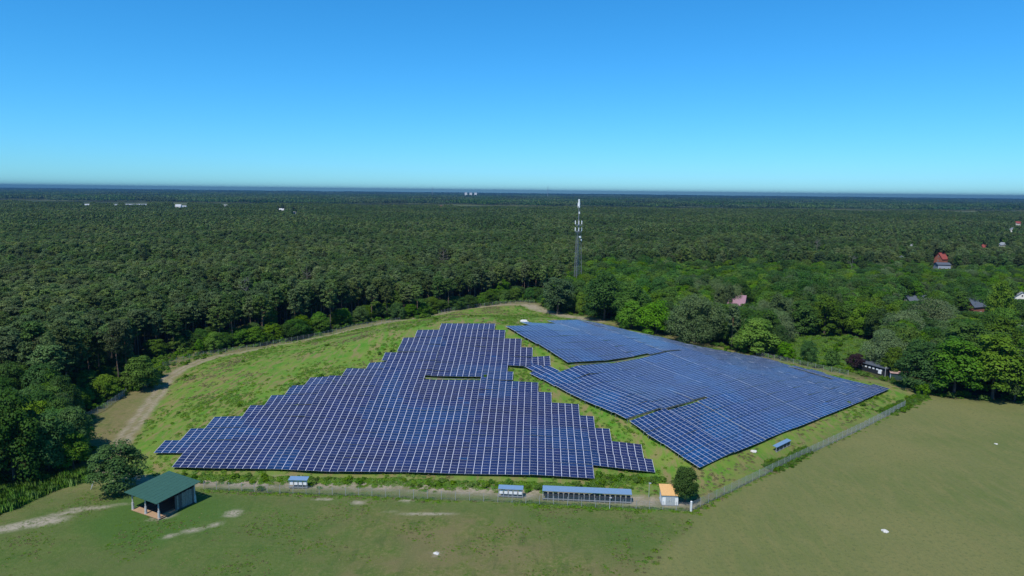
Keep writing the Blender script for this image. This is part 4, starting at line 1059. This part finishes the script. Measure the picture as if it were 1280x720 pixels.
# beyond 2.9 km: whole stands of trees between fields, thinning to the horizon
stands = []
for i in range(4):
    q = np.random.default_rng(700 + i); C, N_, Tn = [], [], []
    for _ in range(190):
        c = np.array([q.uniform(-70, 70), q.uniform(-70, 70), 0]); hh = q.uniform(12, 21); rr = q.uniform(3.0, 5.5)
        d = q.normal(size=(9, 3)); d[:, 2] = np.abs(d[:, 2]); d /= np.linalg.norm(d, axis=1, keepdims=True)
        C.append(c + d * np.array([rr, rr, hh * .5]) * .8 + np.array([0, 0, hh * .45])); N_.append(d + q.normal(0, .3, (9, 3))); Tn.append(np.clip(q.uniform(.1, .9) + q.normal(0, .15, 9), 0, 1))
    C, N_, Tn = np.concatenate(C), np.concatenate(N_), np.concatenate(Tn)
    stands.append(leaf_mesh('far_stand', quads_at(C, N_, q.uniform(4, 7, len(C)), np.ones(len(C)), q), Tn, MAT['dark' if i == 3 else 'pine']))
P, sc = [], []
y = 2850.0
while y < 15500:
    st = 120 if y < 6000 else 240 if y < 10000 else 420
    xs = np.arange(-y * .85, y * .85, st); q = np.c_[xs + rg.uniform(-.4, .4, len(xs)) * st, np.full(len(xs), y) + rg.uniform(-.4, .4, len(xs)) * st]
    field = vnoise(q * np.array([.45, 1]), 420, 3.3) + .25 * (vnoise(q, 160, 1.1) - .5)
    q = q[field < (.66 if y < 4200 else .72)]
    P.append(q); sc.append(np.full(len(q), st / 120)); y += st
P, sc = np.concatenate(P), np.concatenate(sc)
hs_ = rg.uniform(.8, 1.25, len(P)) * np.where(np.hypot(*P.T) > 9000, 1.25, 1)
kp = np.ones(len(P), bool)
for i in range(len(P)):
    X, Y, Z = proj((*P[i], 0)); w = 80 * sc[i] * FPX / Z[0]
    for x0, x1, yb, zd in BLOCK:
        if Z[0] - 90 < zd and zd - Z[0] < 1500 and x0 - w < X[0] < x1 + w: kp[i] = False
P, sc, hs_ = P[kp], sc[kp], hs_[kp]
mass('woodland', np.c_[P, np.zeros(len(P))], np.c_[np.zeros((len(P), 2)), rg.uniform(0, 6.28, len(P))], np.c_[sc, sc, hs_], rg.integers(0, 4, len(P)), stands)
# low wooded rises on the skyline
def rise(dist, x0, x1, hmax, seed):
    n = 160; xs = np.linspace(x0, x1, n); t = np.linspace(0, 1, n)
    hgt = hmax * np.sin(np.pi * t) ** .7 * (.45 + .55 * vnoise(np.c_[xs, xs * 0], 1500, seed)) + 9 * vnoise(np.c_[xs, xs * 0], 240, seed + 3)
    prof = [(-1200, 0), (-500, .7), (0, 1), (500, .7), (1200, 0)]
    v = np.array([(x, dist + dy, h_ * k - (0 if k else 3)) for dy, k in prof for x, h_ in zip(xs, hgt)])
    f = [(a * n + i, a * n + i + 1, (a + 1) * n + i + 1, (a + 1) * n + i) for a in range(4) for i in range(n - 1)]
    tag(obj('hills', mesh_np('hills', v, f, MAT['ridge'], True)), kind='structure')
MAT['ridge'] = plain('wooded_hills', (.035, .055, .028), 1.0, 0, .3, .01, .05)
rise(16200, -15500, 15500, 20, 2.0)
rise(14500, -14500, -4000, 30, 6.0)
rise(15000, 3000, 12500, 18, 9.0)
# a pale green field and a sandy strip seen at the far forest edge
MAT['crop'] = plain('young_crop', (.085, .135, .050), 1.0, 0, .15, .01, .05)
MAT['sand'] = plain('bare_sandy_field', (.36, .33, .22), 1.0, 0, .15, .01, .05)

# ------------------------------------------------------------------ fences
MAT['wire'] = plain('grey_fence_wire', (.33, .35, .37), .5, .3, .1)
MAT['postgrey'] = plain('grey_fence_post', (.36, .37, .37), .6, .1, .15)
MAT['whitepost'] = plain('white_post', (.75, .75, .73), .6, 0, .06)
def fence(pts, label, h=1.8, gap=.11, wr=.009, every=2.6):
    pts = [np.array(p[:2]) for p in pts]
    c = pts[0]; e = empty('wire_fence', (*c, T(*c)), 0, label, 'fence')
    m = MB(); base = np.array([*c, T(*c)])
    for a, b in zip(pts[:-1], pts[1:]):
        L = np.linalg.norm(b - a); n = max(1, int(round(L / every)))
        zs = terrain([a + (b - a) * i / n for i in range(n + 1)])
        Q = [np.array([*(a + (b - a) * i / n), z]) - base for i, z in zip(range(n + 1), zs)]
        for q in Q[:-1] if b is not pts[-1] else Q:
            p = MB(); p.bar(q + [0, 0, -.2], q + [0, 0, h + .08], .04, 5); p.build('post', MAT['postgrey'], e)
        for q0, q1 in zip(Q[:-1], Q[1:]):
            k = max(2, int(np.linalg.norm(q1 - q0) / gap))
            for i in range(k):
                f = (i + .5) / k; q = q0 * (1 - f) + q1 * f
                m.bar(q + [0, 0, .05], q + [0, 0, h], wr, 3)
            for z in np.linspace(.08, h, 7): m.bar(q0 + [0, 0, z], q1 + [0, 0, z], wr, 3)
    w = m.build('wire_mesh', MAT['wire'], e); tag(w, kind='stuff')
    return e
fence([at(x, y) for x, y in [(255, 612), (350, 617), (465, 621), (640, 629), (762, 635), (862, 639.5)]], 'long grey wire fence along the front track below the panels', 1.75)
fence([at(x, y) for x, y in [(865, 639), (905, 619.5), (965, 590), (1035, 557), (1075, 538), (1131, 509)]], 'grey wire fence between the array and the mown field', 1.9, .095, .010)
fence([at(x, y) for x, y in [(98, 530), (130, 513), (158, 493)]], 'short wire fence in the shade of the forest by the bend', 1.8)
fence([at(x, y) for x, y in [(204, 459), (245, 447), (300, 439), (350, 430), (400, 422), (440, 411), (500, 402)]], 'wire fence following the gravel track along the pines', 1.8, .14)
fence([at(x, y) for x, y in [(548, 393), (575, 387), (620, 381), (668, 379)]], 'wire fence behind the hilltop before the forest', 1.8, .16)
fence([at(x, y) for x, y in [(945, 445), (1000, 457), (1060, 470)]], 'wire fence between the dry strip and the scrub', 1.8, .14)
P = at(863.6, 639); e = empty('corner_post', P, 0, 'thick white corner post where the two fences meet', 'post')
m = MB(); m.bar((0, 0, -.2), (0, 0, 1.9), .16, 8); m.build('post', MAT['whitepost'], e); m = MB(); m.bar((0, 0, 1.9), (0, 0, 2.0), .19, 8, .12); m.build('cap', MAT['whitepost'], e)

# ------------------------------------------------------------------ inverter shelters, kiosk, poles
MAT['shelterroof'] = plain('blue_sheet_roof', (.15, .25, .38), .6, .1, .08)
MAT['inverter'] = plain('white_inverter_case', (.74, .74, .74), .5, 0, .04)
MAT['darkbox'] = plain('dark_inverter_case', (.045, .05, .06), .5, 0, .15)
def shelter(a, b, n, case, label, depth=1.5, h=1.9):
    L = np.linalg.norm((b - a)[:2]); rz = math.atan2(b[1] - a[1], b[0] - a[0])
    e = empty('inverter_shelter', (a + b) / 2, rz, label, 'inverter shelter')
    m = MB(); m.box((0, 0, h), (L, depth, .07), ((1, 0, 0), (0, math.cos(R(8)), math.sin(R(8))), (0, -math.sin(R(8)), math.cos(R(8))))); m.build('roof', MAT['shelterroof'], e)
    k = n + 1
    for i in range(k):
        x = -L / 2 + .1 + (L - .2) * i / n
        m = MB(); m.bar((x, -depth * .32, -.2), (x, -depth * .32, h - .12), .045, 5); m.build('post', MAT['alu'], e)
    for i in range(n):
        x = -L / 2 + .1 + (L - .2) * (i + .5) / n
        m = MB(); m.box((x, -depth * .22, h * .56), ((L - .2) / n * .72, .28, .72)); m.build('inverter', case, e, bevel=.02)
    m = MB()
    for z in (.38, .80): m.box((0, -depth * .10, h * z), (L - .1, .05, .06))
    m.build('rail', MAT['alu'], e)
    m = MB(); m.box((0, -depth * .3, .25), (L - .1, .22, .12)); m.build('cable_duct', MAT['steel'], e)
    return e
shelter(at(362, 609), at(385.5, 609.5), 4, MAT['inverter'], 'small blue roofed shelter with four white inverters by the front fence')
shelter(at(623, 620), at(654, 621.5), 5, MAT['inverter'], 'blue roofed shelter with white inverters between the small and long ones')
shelter(at(678, 623), at(789, 628), 17, MAT['darkbox'], 'longest blue roofed shelter with a row of dark inverters', 1.9, 2.1)
shelter(at(968, 566), at(986, 557), 4, MAT['darkbox'], 'blue grey inverter shelter beside the mown field fence', 1.1, 1.5)
MAT['kioskroof'] = plain('orange_roof', (.62, .36, .14), .6, 0, .08)
MAT['kioskdoor'] = plain('grey_steel_door', (.42, .45, .46), .5, .1, .08)
P = at(837.5, 632); e = empty('transformer_kiosk', P, R(-3), 'small white kiosk with an orange roof beside the ball shaped tree', 'kiosk')
m = MB(); m.box((0, 1.5, .9), (3.0, 3.0, 2.3)); m.build('wall', MAT['whitewall'], e)
m = MB(); m.face_set([(-1.72, -.2, 2.0), (1.72, -.2, 2.0), (1.72, 3.3, 2.75), (-1.72, 3.3, 2.75), (-1.72, -.2, 2.14), (1.72, -.2, 2.14), (1.72, 3.3, 2.89), (-1.72, 3.3, 2.89)], [(0, 3, 2, 1), (4, 5, 6, 7), (0, 1, 5, 4), (1, 2, 6, 5), (2, 3, 7, 6), (3, 0, 4, 7)]); m.build('roof', MAT['kioskroof'], e)
for x in (-.45, .45):
    m = MB(); m.box((x, -.03, .92), (.84, .08, 1.75)); dr = m.build('door', MAT['kioskdoor'], e); m = MB(); m.box((x - .3 * np.sign(x), -.09, .95), (.06, .06, .3)); m.build('handle', MAT['steel'], dr)
m = MB(); m.box((0, 1.5, .06), (3.3, 3.3, .2)); m.build('plinth', MAT['steel'], e)
def pole(P, h, r, label, mat='postgrey', lamp=False):
    e = empty('pole', P, 0, label, 'pole'); m = MB(); m.bar((0, 0, -.2), (0, 0, h), r, 6, r * .7); m.build('shaft', MAT[mat], e)
    m = MB(); m.box((.12, 0, h), (.45, .16, .14)); m.build('head', MAT['alu'], e); return e
P = at(811, 622); pole(P, height_to(P, 604), .06, 'thin grey pole left of the white kiosk')
P = at(1106, 473); pole(P, height_to(P, 459), .12, 'grey lamp pole at the end of the black hut')
P = at(762, 636); pole(P, 2.2, .07, 'stout pale post in front of the longest shelter', 'alu')
P = at(113, 612); e = empty('leaning_post', P, R(20), 'leaning weathered post left of the big round tree', 'post'); m = MB(); m.bar((0, 0, -.2), (.75, 0, 1.6), .07, 5); m.bar((0, .5, -.2), (.3, .5, .9), .06, 5); m.build('rail', MAT['postgrey'], e)
MAT['stone'] = plain('pale_stone', (.55, .53, .48), .9, 0, .15, 2)
def rock(P, r, label):
    bm = bmesh.new(); bmesh.ops.create_icosphere(bm, subdivisions=2, radius=r); q = np.random.default_rng(int(P[0] * 10) & 255)
    for v in bm.verts: v.co *= q.uniform(.75, 1.15); v.co.z *= .5
    me = bpy.data.meshes.new('rock'); bm.to_mesh(me); bm.free(); me.materials.append(MAT['stone']); tag(obj('rock', me, None, P), label, 'rock')
rock(at(1106, 664), .62, 'white stone lying alone in the mown field')
rock(at(1245, 555), .40, 'small pale stone in the mown field near the right edge')
rock(at_ground(942, 564.5), .75, 'cream coloured stone below the corner of the blue array')
rock(at_ground(655, 402.5), 1.7, 'large pale stone heap on the hilltop between the arrays')
rock(at(545, 692), .55, 'pale stone in a tuft of weeds in the grazed meadow')

# ------------------------------------------------------------------ the open timber shed
MAT['shedroof'] = plain('green_sheet_roof', (.030, .088, .060), .6, 0, .10, 1.5)
MAT['plank'] = plain('weathered_grey_planks', (.25, .225, .20), .85, 0, .35, 4)
MAT['plankmid'] = plain('weathered_brown_planks', (.11, .10, .095), .85, 0, .35, 4)
MAT['plankdark'] = plain('shade_toned_planks', (.022, .020, .019), .85, 0, .3, 4)
MAT['post'] = plain('pale_concrete_post', (.44, .43, .41), .9, 0, .15)
MAT['beam'] = plain('old_timber_beam', (.12, .10, .085), .85)
MAT['sunlit_sand'] = plain('sunlit_sand_floor', (.36, .23, .13), .95, 0, .15)
c0, c1, c2 = at(166.5, 637.5), at(199, 648.5), at(251, 630.5)
ea = (c1 - c0)[:2]; La = np.linalg.norm(ea); ea /= La
eb = np.array([-ea[1], ea[0]]); Lb = float((c2 - c1)[:2] @ eb) + .1
rz = math.atan2(ea[1], ea[0])
e = empty('open_shed', c0, rz, 'open timber shed with a flat green roof and grey plank end', 'shed')
hf = 3.5
def roof_z(x, y): return hf + .10 + .07 * y - .03 * x
m = MB()
o = 1.0; RX0, RX1, RY0, RY1 = -o, La + .8, -.9, Lb + .9
n = 9
for i in range(n):                                     # standing sheets, each its own part
    xa, xb = RX0 + (RX1 - RX0) * i / n, RX0 + (RX1 - RX0) * (i + 1) / n - .03
    s = MB(); pts = [(xa, RY0), (xb, RY0), (xb, RY1), (xa, RY1)]
    s.face_set([(x, y, roof_z(x, y)) for x, y in pts] + [(x, y, roof_z(x, y) + .06) for x, y in pts], [(0, 3, 2, 1), (4, 5, 6, 7), (0, 1, 5, 4), (1, 2, 6, 5), (2, 3, 7, 6), (3, 0, 4, 7)])
    s.build('roof_sheet', MAT['shedroof'], e)
for x, y in ((0, 0), (La / 2, 0), (La, 0), (0, Lb), (La, Lb), (0, Lb * .5)):
    p = MB(); p.bar((x, y, -.2), (x, y, 1.5), .26, 8, .20); p.bar((x, y, 1.5), (x, y, roof_z(x, y) - .1), .12, 6, .11); p.build('post', MAT['post'], e)
for y in (0, Lb * .5, Lb):
    b = MB(); b.bar((RX0 + .2, y, roof_z(RX0, y) - .12), (RX1 - .2, y, roof_z(RX1, y) - .12), .10, 4); b.build('beam', MAT['beam'], e)
for x in (0.02, La):
    b = MB(); b.bar((x, RY0 + .2, roof_z(x, RY0) - .28), (x, RY1 - .2, roof_z(x, RY1) - .28), .09, 4); b.build('beam', MAT['beam'], e)
ys = np.arange(Lb * .44, Lb - .1, .36)
q = np.random.default_rng(4)
for i, y in enumerate(ys):                             # grey plank wall on the near long side
    p = MB(); top = roof_z(La, y) - .75 + q.uniform(-.12, .05)
    p.box((La + q.uniform(-.02, .02), y + .17, top / 2 - .05), (.05, .31 if q.random() > .15 else .22, top + .1), ((1, 0, 0), (0, 1, q.normal(0, .008)), (0, 0, 1))); p.build('plank', MAT['plank' if q.random() < .6 else 'plankmid'], e)
for y in np.arange(0.1, La - .1, .34):                 # back and far side wall, the shed's inner shade put into the plank colour
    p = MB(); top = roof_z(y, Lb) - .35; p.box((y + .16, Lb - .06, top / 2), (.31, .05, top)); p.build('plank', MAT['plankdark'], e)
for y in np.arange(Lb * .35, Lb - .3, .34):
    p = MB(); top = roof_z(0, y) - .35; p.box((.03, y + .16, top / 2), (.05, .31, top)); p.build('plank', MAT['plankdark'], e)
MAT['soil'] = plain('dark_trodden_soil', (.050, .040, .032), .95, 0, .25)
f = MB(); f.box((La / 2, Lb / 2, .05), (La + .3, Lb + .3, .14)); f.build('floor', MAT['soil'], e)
f = MB()                                                # sunlit floor edge along the two open sides, painted as paler sand
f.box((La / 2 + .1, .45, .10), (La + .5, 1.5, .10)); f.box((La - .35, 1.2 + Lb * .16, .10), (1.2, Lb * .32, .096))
f.build('sunlit_strip', MAT['sunlit_sand'], e)

# ------------------------------------------------------------------ grass, weeds, reeds, scrub
def tuft(seed, n, h, spread, mat, leaf):
    """low cushion of grass and herbs: small leaning blades"""
    q = np.random.default_rng(seed); a = q.uniform(0, 6.28, n); r = spread * np.sqrt(q.random(n))
    C = np.c_[np.cos(a) * r, np.sin(a) * r, h * (1 - .7 * (r / spread) ** 2) * q.uniform(.15, 1, n)]
    N = np.c_[np.cos(a) * .5, np.sin(a) * .5, np.full(n, .75)] + q.normal(0, .35, (n, 3))
    F = np.c_[np.cos(a) * .3 * r / spread, np.sin(a) * .3 * r / spread, np.ones(n)]
    return leaf_mesh('tuft', quads_at(C, N, q.uniform(.7, 1.4, n) * leaf, np.full(n, .45), q), q.random(n), mat, F)
def blades(seed, n, h, spread, mat, wide):
    q = np.random.default_rng(seed); V = []
    for _ in range(n):
        a = q.uniform(0, 6.28); b = np.array([math.cos(a), math.sin(a), 0]) * spread * math.sqrt(q.random())
        d = np.array([math.cos(a) * .5 * q.random(), math.sin(a) * .5 * q.random(), 1]) * h * q.uniform(.55, 1.15)
        w = np.array([-math.sin(a), math.cos(a), 0]) * wide
        V += [b - w, b + w, b + d * .6 + w * .8, b + d - w * .2]
    V = np.array(V); return leaf_mesh('tuft', V, q.random(n), mat, np.tile([0, 0, 1.], (n, 1)))
tufts = [tuft(1, 46, .28, .45, MAT['weed'], .26), tuft(2, 60, .34, .6, MAT['weed'], .28), tuft(3, 46, .26, .45, MAT['drygrass'], .24), blades(4, 70, 1.3, .8, MAT['reed'], .06), tuft(5, 90, .8, .7, MAT['reed'], .34)]
_V, _T, _F = crown_broad(41, .8, 0, .9, 9, 26, .26); bush = leaf_mesh('weed_clump', _V, _T, MAT['mid'], _F)
tufts.insert(4, bush)
def spread(P, picks, smin, smax, name):
    z = terrain(P); n = len(P); s = rg.uniform(smin, smax, n)
    mass(name, np.c_[P, z - .03], np.c_[np.zeros((n, 2)), rg.uniform(0, 6.28, n)], np.c_[s, s, s * rg.uniform(.7, 1.2, n)], picks, tufts)
def rnd(n, x0, x1, y0, y1): return np.c_[rg.uniform(x0, x1, n), rg.uniform(y0, y1, n)]
P = rnd(120000, -125, 150, 118, 365); P = P[poly_sd(P, hill_poly) > 1.5]
zm = zone_masks(P); P = P[(zm['track'] < .3) & (rg.random(len(P)) > zm['dry'] * .7)]
cl = vnoise(P, 9, 2.1) + .5 * (vnoise(P, 2.5, 4.5) - .5)
kk = cl + rg.normal(0, .22, len(cl)) > .62; P, cl = P[kk], cl[kk]
r = rg.random(len(P)); dryp = vnoise(P, 14, 7.7)
picks = np.where(dryp + rg.normal(0, .08, len(P)) > .60, 2, np.where((cl > .85) & (r < .025), 4, np.where(r < .5, 0, 1)))
spread(P, picks, .5, 1.15, 'hill_grass')
P = rnd(60000, -120, 75, 84, 165); P = P[(poly_sd(P, field_poly) < -.3) & (poly_sd(P, hill_poly) < -1) & (poly_sd(P, open_poly) > .5)]
zm = zone_masks(P); P = P[(zm['track'] < .2) & (zm['bare'] < .4)]
cl = vnoise(P, 6, 3.1) + .6 * (vnoise(P, 1.6, 8.5) - .5); P = P[(cl + rg.normal(0, .25, len(P)) > .60) & (np.abs(P[:, 0]) < P[:, 1] * .8)]
spread(P, np.where(rg.random(len(P)) < .6, 0, 2), .22, .55, 'meadow_grass')
P = rnd(26000, -110, -60, 100, 150); P = P[poly_sd(P, reeds) > .3]
spread(P, np.where(rg.random(len(P)) < .25, 3, 5), .7, 1.4, 'reeds')
fs = np.array([PL(-75, W_L[0] - 1.2), PL(-30, W_L[0] - 1.2), PL(12.5, W_L[0] - 1.4), PL(14, W_L[1] - 2), PL(27, W_L[1] - 1.6)])
n = 2600; seg = rg.integers(0, len(fs) - 1, n); t = rg.random(n)[:, None]
P = fs[seg] * (1 - t) + fs[seg + 1] * t + np.c_[rg.normal(0, .4, n), -np.abs(rg.normal(0, 1.5, n))]
spread(P, np.where(rg.random(n) < .05, 4, 1), .5, 1.2, 'rank_grass')
# weeds along the fences and the field edge
fl = px([(640, 629), (700, 632), (762, 635), (862, 640)]); fr = px([(866, 640), (905, 620), (965, 591), (1010, 568), (1075, 539), (1131, 511), (1160, 497)])
fe = px([(862, 648), (850, 662), (835, 680), (815, 700), (800, 718)]); fl2 = px([(255, 613), (350, 618), (465, 622), (640, 630)]); fh = px([(963, 586), (985, 576), (1010, 563)]); fh2 = px([(1104, 517), (1130, 507), (1155, 495)])
out_p, out_k = [], []
for pts, n, w, ks in ((fl, 330, 1.0, (1, 0, 0)), (fr, 420, .8, (1, 0, 2)), (fe, 60, 1.3, (1, 0, 2)), (fl2, 380, .7, (0, 2, 1)), (fh, 900, 1.3, (1, 1, 4)), (fh2, 900, 1.6, (1, 1, 4))):
    seg = rg.integers(0, len(pts) - 1, n); t = rg.random(n)[:, None]
    out_p.append(pts[seg] * (1 - t) + pts[seg + 1] * t + rg.normal(0, w * .6, (n, 2))); out_k.append(rg.choice(ks, n))
spread(np.concatenate(out_p), np.concatenate(out_k), .4, 1.05, 'fence_weeds')
# scrub clearing and rough herbage under the trees' edge
P = rnd(9000, 60, 190, 190, 330); P = P[poly_sd(P, scrub) > 0]
spread(P, np.where(rg.random(len(P)) < .06, 4, 1), .7, 1.9, 'scrub')
P = rnd(30000, -150, 230, 120, 420); dd = -poly_sd(P, open_poly); P = P[(dd > -1.2) & (dd < 5)]
P = P[rg.random(len(P)) < .8]
spread(P, np.where(rg.random(len(P)) < .6, 4, 1), .8, 2.2, 'undergrowth')
P = rnd(9000, -130, -60, 150, 290); P = P[poly_sd(P, green_gap) > 0]
spread(P, np.where(rg.random(len(P)) < .15, 4, 1), .5, 1.2, 'verge_grass')

# ------------------------------------------------------------------ air
HZ = new_mat('haze')[0]; HZ.node_tree.nodes.clear()
pv_ = HZ.node_tree.nodes.new('ShaderNodeVolumePrincipled'); ho = HZ.node_tree.nodes.new('ShaderNodeOutputMaterial')
pv_.inputs['Color'].default_value = (.11, .28, .50, 1); pv_.inputs['Density'].default_value = 9.0e-5; pv_.inputs['Anisotropy'].default_value = .3
HZ.node_tree.links.new(pv_.outputs[0], ho.inputs['Volume'])
m = MB(); E2 = FAR * 1.02 + 300; m.box((18, 222, (96 - 5) / 2), (2 * E2, 2 * E2, 96 + 5)); hz = m.build('haze', HZ); tag(hz, kind='stuff')
